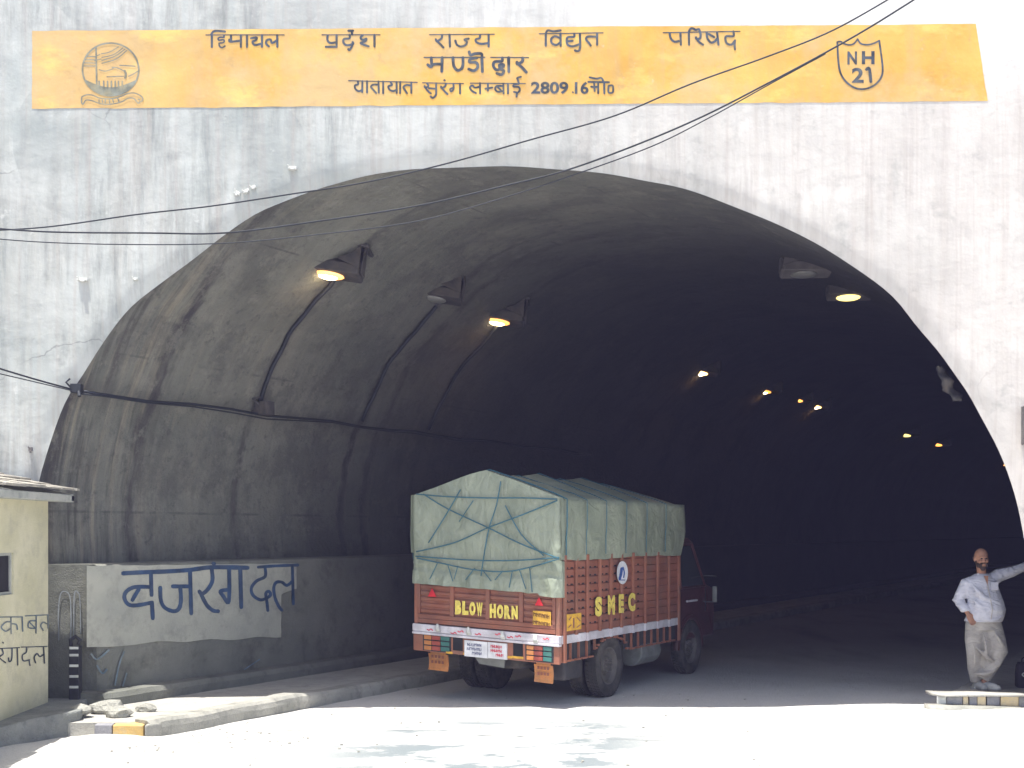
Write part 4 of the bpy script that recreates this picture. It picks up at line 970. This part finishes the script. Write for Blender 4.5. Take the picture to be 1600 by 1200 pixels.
    for a_, b_, y_ in ((727, 763, 1000), (763.8, 793, 1003)):
        mb = MB(); mb.box(*rect(a_, y_, b_, y_+25, -.086, -.061)); pl = b(mb, "number_plate", 'plate', bump, bevel=.003)
        mk = MB(); f = SR(.0275, -.06); random.seed(int(a_))
        for rr in range(3):
            n = 6 if rr < 2 else 4; xs_ = a_+5+(8 if rr == 2 else 0)
            for i in range(n):
                px = xs_+i*(b_-a_-9)/7; py = y_+4+rr*6.5+(px-a_)*.09
                if px+2.5 > b_-2: continue
                strokes(mk, [(1.0, [(px, py), (px+random.uniform(-.5,.5), py+4)]), (.9, [(px, py+random.choice((0,2,4))), (px+2.4, py+random.choice((0,2,4)))]), (.9, [(px+2.4, py+.3), (px+2.2, py+3.8)])], 1, f, k0=i*3)
        b(mk, "lettering", 'ink' if a_ < 740 else 'inkred', pl)
    mb = MB()
    for i, (xa, xb) in enumerate(((697, 707), (724, 731), (800, 818), (770, 800))):
        mb.box(*rect(xa, 1017.5+(xa-697)*.07, xb, 1021+(xa-697)*.07, -.067, -.0612))
    b(mb, "painted_border", 'yellow2', bump)
    # mud flaps and guards
    for x_, (pa, pb, pc, pd) in ((0, (669, 1020, 699, 1046)), (1, (834, 1037, 863, 1065))):
        xa, za = rear(pa, pb, .05); xb, zb = rear(pc, pb, .05); zc = rear(pa, pd, .05)[1]
        mb = MB(); n = 6; rings = []
        for k in range(n+1):
            q = k/n; z = .60+(zc-.60)*q if False else za+(zc-za)*q; z = max(z, zc)
            yy = .05+.02*math.sin(q*3); rings.append([Vector((xa, yy, z)), Vector((xb, yy+.005, z-.004)), Vector((xb, yy+.02, z-.004)), Vector((xa, yy+.015, z))])
        mb.loft(rings); mb.box((xa+.03, .055, za-.01), (xb-.03, .065, .62)); fl = b(mb, "mud_flap", 'flap', bevel=.003)
        mk = MB()
        for i in range(4):
            for rr in range(2): x = xa+.05+i*(xb-xa-.08)/4; mk.box((x, .046, zc+.09+rr*.07), (x+.03, .049, zc+.125+rr*.07))
        b(mk, "lettering", 'red', fl)
    mb = MB(); xa, za = rear(738, 1027, .1); xb, zb = rear(790, 1044, .1)
    mb.prism([(xa, .08, .62), (xb, .08, .62), (xb-.03, .10, zb), (xa+.10, .10, zb+.02)], (0, .03, 0)); b(mb, "underrun_plate", 'steel', bevel=.004)
    # side sill band and guard lattice
    for sx_ in (-1, 1):
        mb = MB(); mb.box((sx_*(W_-.03), 0.02, .825), (sx_*(W_+.012), L_, .928))
        for y in (.63, 1.30, 1.98, 2.38, 2.80, 3.2): mb.box((sx_*(W_+.013), y, .823), (sx_*(W_+.035), y+.055, .930))
        b(mb, "sill_band", 'lav', bevel=.004)
        mb = MB(); ya = .03
        def arc_z(y): 
            d = abs(y-1.38); return .60 if d > .50 else .60+.20*math.sqrt(max(0, 1-(d/.50)**2))
        y = .03
        while y < 3.55:
            z0 = arc_z(y+.02)
            if z0 < .80: mb.box((sx_*(W_-.03), y, z0), (sx_*(W_+.0), y+.018, .822))
            y += .22
        for k in range(60):
            if k % 3 == 2: continue
            y = .03+k*(3.55-.03)/60; mb.box((sx_*(W_-.022), y, min(arc_z(y+.03), .80)), (sx_*(W_+.008), y+.060, min(arc_z(y+.03), .80)+.022))
        b(mb, "guard_rail", 'redlt')
        mb = MB(); 
        for k in range(22):
            y = .06+k*.16
            if arc_z(y+.07) < .62: mb.box((sx_*(W_-.045), y+.01, .61), (sx_*(W_-.035), y+.145, .815))
        b(mb, "guard_panel", 'chassis')
    # chassis, axle, tank, spare
    mb = MB()
    for sx_ in (-1, 1): mb.box((sx_*.36, .05, .62), (sx_*.44, 4.9, .80))
    mb.box((-.9, .3, .80), (.9, .4, .88)); mb.box((-.9, 1.9, .80), (.9, 2.0, .88)); mb.box((-.9, 3.0, .80), (.9, 3.1, .88)); b(mb, "chassis", 'chassis')
    mb = MB(); mb.tube([(-.85, 1.38, .40), (.85, 1.38, .40)], .06, 10); mb.ell((0, 1.38, .40), (.19, .19, .17)); b(mb, "rear_axle", 'chassis', smooth=True)
    mb = MB(); mb.lathe([(.01, -.10), (.33, -.10), (.36, -.06), (.36, .06), (.33, .10), (.01, .10)], Matrix.Translation((0, .62, .52)), 24); b(mb, "spare_wheel", 'rubber')
    mb = MB(); mb.box((.55, .30, .34), (.95, .78, .62)); b(mb, "tool_box", 'chassis', bevel=.03)
    mb = MB(); y0, _ = side(1035, 1000); mb.tube([(.86, 2.35, .52), (.86, 3.0, .52)], .20, 16); b(mb, "fuel_tank", 'steel', bevel=.02)
    # wheels
    def wheel(x, y, r, wd, out):
        Mx = Matrix.Translation((x, y, r)) @ Matrix.Rotation(PI/2*out, 4, 'Y'); h = wd/2
        mb = MB(); mb.lathe([(r*.62, -h*.7), (r*.80, -h), (r*.93, -h*.95), (r*.985, -h*.75), (r, -h*.3), (r, h*.3), (r*.985, h*.75), (r*.93, h*.95), (r*.80, h), (r*.62, h*.75), (r*.58, h*.5), (r*.58, -h*.5)], Mx, 40)
        ty = mb.build("tyre", M['rubber'], None, True)
        mb = MB(); mb.lathe([(r*.60, -h*.5), (r*.61, h*.72), (r*.57, h*.70), (r*.50, h*.2), (r*.32, h*.1), (r*.28, h*.45), (r*.15, h*.50), (r*.02, h*.5)], Mx, 30)
        for k in range(8):
            a = 2*PI*k/8; mb.lathe([(.014, 0), (.014, .03), (.006, .035)], Mx @ Matrix.Translation((r*.22*math.cos(a), r*.22*math.sin(a), h*.45)), 6)
        rm = mb.build("rim", M['rim'], None)
        tr = MB()
        for k in range(48):
            a = 2*PI*k/48
            for q in (-.55, 0, .55): 
                c = Mx @ Vector((r*math.cos(a+q*.05), r*math.sin(a+q*.05), q*h)); 
                rot = Mx.to_3x3() @ Matrix.Rotation(a, 3, 'Z'); MM = Matrix.Translation(c) @ rot.to_4x4()
                tr.box((-.006, -.017, -h*.22), (.007, .017, h*.22), MM)
        td = tr.build("tread", M['rubber'], None)
        e = empty("wheel", (0, 0, 0)); e.parent = t
        for q in (ty, rm, td): q.parent = e
        return e
    wheel(.955, 1.38, .40, .20, 1); wheel(.71, 1.38, .40, .20, 1); wheel(-.955, 1.38, .40, .20, -1); wheel(-.71, 1.38, .40, .20, -1)
    wheel(.90, 4.30, .40, .20, 1); wheel(-.90, 4.30, .40, .20, -1)
    # cab
    cw = .97
    cb = MB(); prof = [(3.68, .55), (5.25, .55), (5.30, .95), (5.22, 1.30), (4.95, 1.36), (4.55, 2.02), (4.40, 2.08), (3.68, 2.08)]
    rings = [[Vector((x*(1 if abs(x) < .9 else 1), y+(0 if abs(x) < .9 else 0)*0, z if z < 1.3 else z)) for y, z in prof] for x in (-cw, -cw*.5, cw*.5, cw)]
    for r_ in (0, 3):
        for p in rings[r_]: 
            if p.z > 1.5: p.x *= .93
    cb.loft(rings); cab = b(cb, "cab", 'maroon', bevel=.03)
    mb = MB()
    for sx_ in (-1, 1): mb.prism([(sx_*(cw+.004), 3.95, 1.36), (sx_*(cw+.004), 4.80, 1.36), (sx_*(cw*.93+.010), 4.42, 1.96), (sx_*(cw*.93+.010), 3.95, 1.96)], (sx_*.006, 0, 0))
    mb.prism([(-.85, 4.95, 1.38), (.85, 4.95, 1.38), (.82, 4.57, 2.00), (-.82, 4.57, 2.00)], (0, .02, .012)); b(mb, "window", 'glass', cab)
    mb = MB()
    for sx_ in (-1, 1): mb.tube([(sx_*(cw+.01), 3.90, 1.34), (sx_*(cw+.01), 4.86, 1.34), (sx_*(cw*.93+.02), 4.46, 2.00), (sx_*(cw*.93+.02), 3.90, 2.00), (sx_*(cw+.01), 3.90, 1.34)], .018, 6)
    b(mb, "window_frame", 'maroon', cab)
    for sx_ in (-1, 1):
        mb = MB(); x_ = sx_*(cw+.002)
        for q in (((x_, 3.88, .75), (x_+sx_*.012, 3.90, 1.32)), ((x_, 4.88, .95), (x_+sx_*.012, 4.90, 1.32)), ((x_, 3.88, .73), (x_+sx_*.012, 4.0, .75))): mb.box(*q)
        dr = b(mb, "door_seam", 'dark', cab)
        mb = MB(); mb.box((sx_*(cw+.003), 4.10, 1.12), (sx_*(cw+.04), 4.50, 1.15)); b(mb, "door_handle", 'lav', cab, bevel=.008)
        mb = MB(); mb.tube([(sx_*cw, 4.80, 1.5), (sx_*(cw+.20), 4.86, 1.50)], .012, 6); mb.tube([(sx_*cw, 4.80, 1.1), (sx_*(cw+.20), 4.86, 1.10)], .012, 6)
        mi = b(mb, "mirror", 'chassis', cab); mb = MB(); mb.box((sx_*(cw+.14), 4.83, 1.10), (sx_*(cw+.21), 4.87, 1.34)); b(mb, "mirror_glass", 'steel', mi, bevel=.012)
        fw = MB(); fw.tube([(sx_*(cw-.03), 4.30+.47*math.cos(a), .42+.47*math.sin(a)) for a in [PI*k/14 for k in range(15)]], .05, 8); b(fw, "wheel_arch", 'maroon', cab)
    # side markings
    def SS(off0):
        def f(px, py, off): y, z = side(px, py, W_+.005); return Vector((W_+off0+off, y, z))
        return f
    f = SS(.008)
    f2 = SS(.040)
    mb = MB()
    for ch, xa, xb, ya, yb in (("S", 926, 937, 932, 963), ("M", 946, 957, 930, 960), ("E", 963, 971, 928, 957.5), ("C", 978, 989, 926, 955)):
        font_mesh(mb, ch, xa, ya, xb, yb, f2, .07)
    b(mb, "lettering", 'yellow')
    mb = MB(); ell = [f2(968.5+8.5*math.cos(2*PI*k/28), 894.5+18*math.sin(2*PI*k/28), 0) for k in range(28)]; mb.prism(ell, (.004, 0, 0)); rd = b(mb, "side_emblem", 'plate')
    mb = MB(); strokes(mb, [(4.2, [(967,888),(966,896),(964,904)]), (2.0, [(969,886),(971,894),(970,902)]), (1.4, [(963,906),(972,906)])], 4, SS(.046)); b(mb, "emblem_figure", 'bluem', rd)
    mb = MB(); y0, z0 = side(881.5, 985); y1, z1 = side(904, 958); z0 = side(881.5, 986)[1]; z1 = side(881.5, 960)[1]
    mb.box((W_+.038, y0, z0), (W_+.041, y1, z1)); yp = b(mb, "side_plate", 'yellow2')
    mb = MB(); strokes(mb, [(1.6, [(885,968),(888,964)]), (1.6, [(884,980),(888,976)]), (1.6, [(897,964),(902,970)]), (1.6, [(897,980),(902,976)]), (2.2, [(892,966),(892,980)])], 2, SS(.044)); b(mb, "plate_marks", 'redlt', yp)
    # ---- tarpaulin
    ZE, ZR = 2.575, 2.905
    def roof(x, y):
        a = min(1, abs(x-.04)/1.08); z = ZR+(ZE-ZR)*a**1.08
        z += .03*noise.noise(Vector((x*1.5, y*1.3, 2)))*(1-a)
        sag = .05*math.sin(PI*min(1, max(0, (y-.12)/.55)))*max(0, 1-a*1.2) + .045*abs(math.sin(y*2.6))*(1-a)*(y > .6)
        if y > 2.7: z -= .10*((y-2.7)/1.0)**2*(1-a*.6)
        return z-sag
    tp = MB(); NY, YE = 70, 3.78; rings = []
    for i in range(NY+1):
        y = -.07+(YE+.07)*i/NY; ring = []
        def wr(zz, y): return 1.085+.018*noise.noise(Vector((y*2.2, zz*2.0, 5)))+.010*noise.noise(Vector((y*6, zz*3, 1)))+.02*math.sin(PI*min(1, max(0, (zz-1.8)/.8)))
        lowR = 1.84+.015*noise.noise(Vector((y*4, 0, 0)))-.02*math.sin(y*2)*.5; lowL = lowR
        if y > 3.62: lowR += .35*((y-3.62)/.16); lowL = lowR
        for k in range(13): zz = lowL+(ZE-lowL)*k/12; ring.append(Vector((-wr(zz, y)-(.0), y, zz)))
        for k in range(1, 40):
            x = -1.085+2.17*k/40; ring.append(Vector((x, y, roof(x, y)+.008*noise.noise(Vector((x*5, y*5, 4))))))
        for k in range(13): zz = ZE+(lowR-ZE)*k/12; ring.append(Vector((wr(zz, y), y, zz)))
        rings.append(ring)
    tp.loft(rings, closed=False)
    # front end
    fr_ = rings[-1]; c = len(tp.v); tp.v.append((0, YE+.03, 2.25)); base = NY*len(fr_)
    for k in range(len(fr_)-1): tp.f.append((base+k, base+k+1, c))
    # rear sheet, hanging over the tailgate, with puckers below the rope
    NX, NZ = 76, 56; vs = []
    for i in range(NX+1):
        x = -1.09+2.18*i/NX; zt = roof(max(-1.085, min(1.085, x)), -.07)+.004
        zb = 1.445-.012*(x+1)+.012*noise.noise(Vector((x*7, 0, 3))) - (.03 if x > .8 else 0)
        for j in range(NZ+1):
            q = j/NZ; z = zt+(zb-zt)*q
            yy = -.075-.022*noise.noise(Vector((x*1.9, z*1.9, 1)))-.006*noise.noise(Vector((x*6+z*4, z*2.5-x*2, 6)))
            if z < 1.66:
                k = (1.66-z)/.2; yy -= .020*k*(1+math.sin(x*21+3*noise.noise(Vector((x*3, 0, 0)))))*.9+.012*noise.noise(Vector((x*14, z*9, 2)))
            if z < 1.69 and z > 1.62: yy += .014
            # diagonal tension folds running to the tie points
            yy -= .012*max(0, math.sin((x*1.0+z*1.5)*16))*max(0, x-.1)*max(0, 2.2-z) + .010*max(0, math.sin((-x*1.3+z*1.1)*14))*max(0, -x+.1)*max(0, 2.3-z)
            e = max(0, abs(x)-1.02)/.07; yy += .05*e*e
            vs.append(Vector((x, yy, z)))
    n0 = len(tp.v); tp.add(vs, [(i*(NZ+1)+j, (i+1)*(NZ+1)+j, (i+1)*(NZ+1)+j+1, i*(NZ+1)+j+1) for i in range(NX) for j in range(NZ)])
    # side returns of the hanging flap
    for sx_, i in ((-1, 0), (1, NX)):
        col_ = [vs[i*(NZ+1)+j] for j in range(NZ+1)]
        tp.add([v for v in col_]+[Vector((v.x-sx_*.0, .03 if v.z < 1.84 else -.06, v.z)) for v in col_], [(j, j+1, NZ+2+j, NZ+1+j) for j in range(NZ)])
    cover = b(tp, "tarpaulin", 'tarp', smooth=True)
    # ropes on the rear face, traced as real cords
    def RP(L): return [Vector((rear(px, py, -.10)[0], -.108, rear(px, py, -.10)[1])) for px, py in L]
    ropes = [[(651,772),(700,776),(760,778),(820,778),(871,780)], [(662,772),(700,795),(762,824),(815,850),(872,872)], [(871,782),(820,803),(762,825),(710,848),(651,862)], [(650,869),(700,873),(760,876),(820,875),(874,871)],
             [(783,752),(776,790),(765,824),(758,860),(752,900)], [(874,873),(830,886),(790,893),(740,890),(690,880),(652,872)], [(720,765),(700,800),(670,848)], [(740,782),(718,815)], [(790,790),(815,835),(850,868)],
             [(684,880),(672,905)], [(700,882),(708,908)], [(716,884),(710,905)], [(742,888),(728,906)], [(754,890),(768,908)], [(786,892),(774,906)], [(801,892),(796,918)], [(812,890),(822,920)], [(828,886),(832,925)]]
    for rp in ropes:
        mb = MB(); mb.tube(smooth_pts(RP(rp), 5), .0085 if len(rp) > 2 else .0065, 6); mb2 = b(mb, "rope", 'rope', cover, smooth=True)
    for y in (.02, .55, 1.1, 1.7, 2.35, 3.0):
        mb = MB(); dy = .0 if y < .1 else .18
        pts = [Vector((1.118+(.012 if k > 2 else 0), y+dy*.0, 1.90+(ZE-1.90)*k/6)) for k in range(7)]+[Vector((x, y+dy*(1-x), roof(x, y+dy*(1-x))+.016)) for x in (.95, .7, .4, .04, -.3, -.7, -1.0)]+[Vector((-1.12, y+dy*2, ZE-.05)), Vector((-1.12, y+dy*2, 1.75))]
        mb.tube(pts, .009 if y < .1 else .006, 6); b(mb, "rope", 'rope', cover, smooth=True)
    return t
truck()

# ------------------------------------------------------------------ the man
def man():
    Y = 14.90; fx = (1538-800)/F*Y
    t =  empty("person", (fx, Y, .215), label="bald bearded man in pale shirt and khaki trousers, one arm against the tunnel wall", cat="person")
    def J(px, py, dy=0): p = P(px, py, Y); return Vector((p.x-fx, dy, p.z-.215))
    def ringtube(mb, pts, rx, ry, n=16): # vertical-ish elliptical loft facing the camera
        rings = []
        for (p, a, c) in zip(pts, rx, ry):
            rings.append([p+Vector((a*math.cos(2*PI*j/n), c*math.sin(2*PI*j/n), 0)) for j in range(n)])
        mb.loft(rings)
    def remesh(o, vox, sm=2):
        r = o.modifiers.new("remesh", 'REMESH'); r.mode = 'VOXEL'; r.voxel_size = vox; r.use_smooth_shade = True
        s = o.modifiers.new("smooth", 'SMOOTH'); s.factor = .5; s.iterations = sm
    # joints
    hd = J(1530.5, 873.5, -.06); nk = J(1533, 893, -.01)
    shR = J(1510, 910); elR = J(1499, 938, .03); wrR = J(1507, 957, -.10)
    shL = J(1560, 899); elL = J(1583, 893, .0); wrL = J(1607, 883, .02)
    hipR = J(1522, 976); knR = J(1520, 1020, -.05); anR = J(1527, 1062, .02)
    hipL = J(1548, 976); knL = J(1556, 1016, -.12); anL = J(1534, 1060, -.08)
    body = MB()
    # head
    def he(dx, dy, dz, r, m=None): (m or body).ell(hd+Vector((dx, dy, dz)), r, 16, 12)
    he(0, .01, .035, (.078, .098, .098)); he(0, -.012, -.035, (.062, .075, .080)); he(0, -.05, -.085, (.040, .038, .032))
    he(0, -.088, -.005, (.012, .018, .026)); he(0, -.098, -.022, (.017, .014, .011)); he(0, -.075, .028, (.052, .022, .012))
    for s in (-1, 1): he(s*.079, .012, .0, (.012, .022, .034)); he(s*.038, -.068, -.025, (.024, .022, .020))
    body.tube([hd+Vector((0, .02, -.05)), nk, J(1534, 905)], [.058, .056, .07], 14)
    # torso core, hips
    ringtube(body, [J(1534, 899), J(1534, 906), J(1536, 925), J(1540, 950, -.02), J(1537, 975)], [.06, .17, .175, .18, .17], [.06, .10, .12, .15, .13])
    body.tube([shR, elR, wrR], [.052, .040, .027], 12); body.tube([J(1548,903), shL, elL, wrL], [.05, .052, .040, .027], 12)
    body.tube([hipR, knR, anR], [.085, .058, .038], 12); body.tube([hipL, knL, anL], [.085, .058, .038], 12)
    def hand(w, d, side, curl, thumb, L=.19):
        d = Vector(d).normalized(); side = Vector(side).normalized(); nrm = d.cross(side).normalized()
        pc = w+d*.055; rings = []
        for k in range(6):
            q = k/5; c = w+d*(.0+.105*q); a = .026+.016*math.sin(q*PI*.75); b_ = .016
            rings.append([c+side*a*math.cos(2*PI*j/12)+nrm*b_*math.sin(2*PI*j/12) for j in range(12)])
        body.loft(rings)
        for i, (off, ln) in enumerate(((-.030, .068), (-.010, .080), (.010, .075), (.029, .058))):
            b0 = w+d*.095+side*off; dd = (d+side*off*2.0).normalized(); p1 = b0+dd*ln*.42; d2 = (dd*math.cos(curl)+nrm*math.sin(curl)).normalized(); p2 = p1+d2*ln*.32
            d3 = (dd*math.cos(curl*1.9)+nrm*math.sin(curl*1.9)).normalized(); p3 = p2+d3*ln*.26
            body.tube([b0, p1, p2, p3], [.0095, .0090, .0082, .0068], 8)
        tb = w+d*.03-side*.026*thumb; td = (d*.75-side*thumb*.66+nrm*.25).normalized()
        body.tube([tb, tb+td*.035, tb+td*.035+(td+d*.3).normalized()*.030], [.012, .0105, .008], 8)
    hand(wrR, (.35, -.25, -.8), (.85, .1, .45), .5, -1)
    hand(wrL, (.92, .1, .30), (.1, -.55, .8), .15, -1)
    # feet core
    for a, dx in ((anR, .03), (anL, .09)):
        body.tube([a, Vector((a.x+.01, a.y-.01, .07)), Vector((a.x+dx*.6, a.y-.07, .045)), Vector((a.x+dx*.8, a.y-.10, .038))], [.04, .042, .036, .026], 12)
    bo = body.build("body", M['skin'], t, True); remesh(bo, .008, 2)
    # eyes, beard, hair
    for s in (-1, 1):
        mb = MB(); mb.ell(hd+Vector((s*.030, -.083, .008)), (.013, .008, .008), 10, 8); mb.build("eye", M['dark'], bo, True)
    mb = MB()
    def bd(dx, dy, dz, r): mb.ell(hd+Vector((dx, dy, dz)), r, 14, 10)
    bd(0, -.050, -.100, (.040, .044, .030)); bd(0, -.046, -.118, (.028, .030, .026)); bd(0, -.086, -.047, (.030, .014, .007))
    for s in (-1, 1): bd(s*.050, -.022, -.072, (.016, .042, .034)); bd(s*.066, .004, -.030, (.010, .018, .036)); bd(s*.034, -.078, -.062, (.012, .020, .022))
    o = mb.build("beard", M['hair'], bo, True); remesh(o, .007, 1)
    mb = MB(); 
    for s in (-1, 1): mb.ell(hd+Vector((s*.066, .045, .012)), (.018, .052, .042), 12, 8)
    mb.ell(hd+Vector((0, .095, .0)), (.065, .024, .05), 12, 8)
    o = mb.build("hair", M['hair'], bo, True); remesh(o, .008, 1)
    # shirt
    sh = MB()
    ringtube(sh, [J(1534, 896), J(1534, 900), J(1533, 906), J(1534, 920), J(1538, 938, -.03), J(1540, 952, -.04), J(1538, 964, -.02), J(1536, 971, 0)],
             [.068, .125, .185, .205, .212, .222, .226, .230], [.075, .10, .135, .155, .185, .200, .185, .175], 24)
    sh.tube([J(1517, 908), shR, elR, elR.lerp(wrR, .75)], [.06, .070, .070, .058], 14)
    sh.tube([J(1552, 905), shL, elL, elL.lerp(wrL, .95)], [.085, .082, .062, .050], 14)
    sh.ell(elR.lerp(wrR, .72), (.068, .062, .035), 14, 8)
    # folds over the belly and sleeves
    for (a, b_, c, r) in (((1512,924),(1530,933),(1552,939),.019), ((1514,944),(1530,953),(1550,956),.020), ((1512,912),(1520,924),(1530,930),.017), ((1518,962),(1540,967),(1560,960),.016), ((1512,935),(1525,946),(1545,949),.015), ((1517,955),(1535,961),(1556,952),.014)):
        pts = smooth_pts([J(*a, -.15), J(*b_, -.195), J(*c, -.17)], 6); sh.tube(pts, [r*(.4+1.2*math.sin(PI*k/(len(pts)-1))) for k in range(len(pts))], 8)
    for c in (elR, shR.lerp(elR, .6), elR.lerp(wrR, .4)): sh.ell(c, (.082, .078, .018), 14, 6)
    for q in (.25, .5, .8): 
        c = shL.lerp(elL, q); sh.ell(c, (.020, .066, .076), 12, 8)
    so_ = sh.build("shirt", M['shirt'], t, True); remesh(so_, .011, 3)
    mb = MB()
    for s in (-1, 1):
        mb.prism([J(1533, 897, -.085)+Vector((s*.005, 0, -.07)), J(1533, 897, -.075)+Vector((s*.055, .03, .015)), J(1533, 897, -.06)+Vector((s*.085, .02, -.035)), J(1533, 897, -.12)+Vector((s*.05, 0, -.085))], (0, -.008, .003))
    mb.build("collar", M['shirt'], so_, bevel=.003)
    mb = MB(); mb.prism([J(1530.5, 899, -.135), J(1537, 899, -.135), J(1534.3, 912, -.165)], (0, -.012, 0)); mb.build("open_neck", M['skin'], so_)
    mb = MB(); mb.tube([J(1534.5, 912, -.168), J(1536.5, 930, -.20), J(1538.5, 950, -.242), J(1538, 968, -.205)], .006, 6); mb.build("button_placket", M['trouser'], so_)
    mb = MB(); mb.box(J(1546, 915, -.165)+Vector((-.045,0,-.05)), J(1546, 915, -.155)+Vector((.045,.01,.05))); mb.build("pocket", M['shirt'], so_, bevel=.004)
    # trousers
    tr = MB()
    ringtube(tr, [J(1536, 962), J(1537, 972), J(1537, 984)], [.19, .205, .205], [.15, .16, .15], 20)
    tr.tube([J(1524, 974), J(1521, 1000, -.02), knR, J(1521, 1042, -.02), J(1526, 1065, .02)], [.118, .108, .092, .080, .066], 16)
    tr.tube([J(1549, 974), J(1553, 998, -.06), knL, J(1546, 1036, -.11), J(1532, 1060, -.09)], [.118, .112, .098, .084, .072], 16)
    tr.tube([J(1537, 985), J(1537, 1010, -.04), J(1534, 1040, -.05)], [.12, .105, .075], 14)
    for (a, b_, r) in (((1514,1050),(1548,1044),.024), ((1516,1008),(1546,1032),.022), ((1528,985),(1533,1030),.020), ((1545,985),(1562,1012),.022), ((1538,1047),(1560,1020),.026), ((1512,1000),(1514,1040),.016)):
        pts = smooth_pts([J(*a, -.17), J((a[0]+b_[0])/2, (a[1]+b_[1])/2+3, -.205), J(*b_, -.18)], 5); tr.tube(pts, [r*.8*(.4+1.0*math.sin(PI*k/(len(pts)-1))) for k in range(len(pts))], 8)
    o = tr.build("trousers", M['trouser'], t, True); remesh(o, .012, 3)
    for a, dx in ((anR, .03), (anL, .09)):
        mb = MB(); mb.tube([Vector((a.x-.01, a.y+.05, .055)), Vector((a.x+.01, a.y-.01, .060)), Vector((a.x+dx*.8, a.y-.09, .046)), Vector((a.x+dx*1.2, a.y-.17, .034)), Vector((a.x+dx*1.3, a.y-.19, .03))], [.040, .052, .052, .042, .02], 14)
        mb.box((a.x-.05, a.y-.05, .0), (a.x+.05, a.y+.08, .03)); o = mb.build("shoe", M['shoe'], t, True); remesh(o, .009, 2)
man()

# bag standing at the right edge
t = empty("black_bag", (P(1606, 1070, 15.05).x, 15.05, .215), -.15, label="black bag with pale lettering standing on the right footpath behind the man", cat="bag")
mb = MB(); rings = []
for z, a, c in ((0, .13, .09), (.02, .145, .10), (.16, .145, .10), (.27, .135, .075), (.31, .12, .045)):
    rings.append([Vector((a*(abs(math.cos(q))**.5)*math.copysign(1, math.cos(q)), c*(abs(math.sin(q))**.5)*math.copysign(1, math.sin(q)), z+.006*math.sin(3*q))) for q in [2*PI*(j+.5)/20 for j in range(20)]])
mb.loft(rings); mb.build("shell", M['bag'], t, True)
mb = MB(); mb.tube(smooth_pts([(-.07,0,.30),(-.06,-.02,.37),(.06,-.02,.37),(.07,0,.30)], 5), .010, 6); mb.build("handle", M['bag'], t, True)
mb = MB(); font_mesh(mb, "OL", -.10, .14, .07, .20, lambda a, b_, o: Vector((a, -.106, b_)), .02, 0, False); mb.build("lettering", M['white'], t)

# thin dusty air round the camera and everything in view
mb = MB(); mb.box((-152, -152, -1), (152, 152, 32))
hz = mb.build("haze", None); tag(hz, kind='stuff', label="thin blue-grey dust haze hanging in the air")
hm = bpy.data.materials.new("thin_dust_haze"); hm.use_nodes = True; ht = hm.node_tree
for n_ in list(ht.nodes):
    if n_.type == 'BSDF_PRINCIPLED': ht.nodes.remove(n_)
pv = ht.nodes.new("ShaderNodeVolumePrincipled"); pv.inputs['Color'].default_value = (.50, .49, .95, 1); pv.inputs['Density'].default_value = .0025; pv.inputs['Anisotropy'].default_value = .2
ht.links.new(pv.outputs[0], [n_ for n_ in ht.nodes if n_.type == 'OUTPUT_MATERIAL'][0].inputs['Volume'])
hz.data.materials.append(hm)
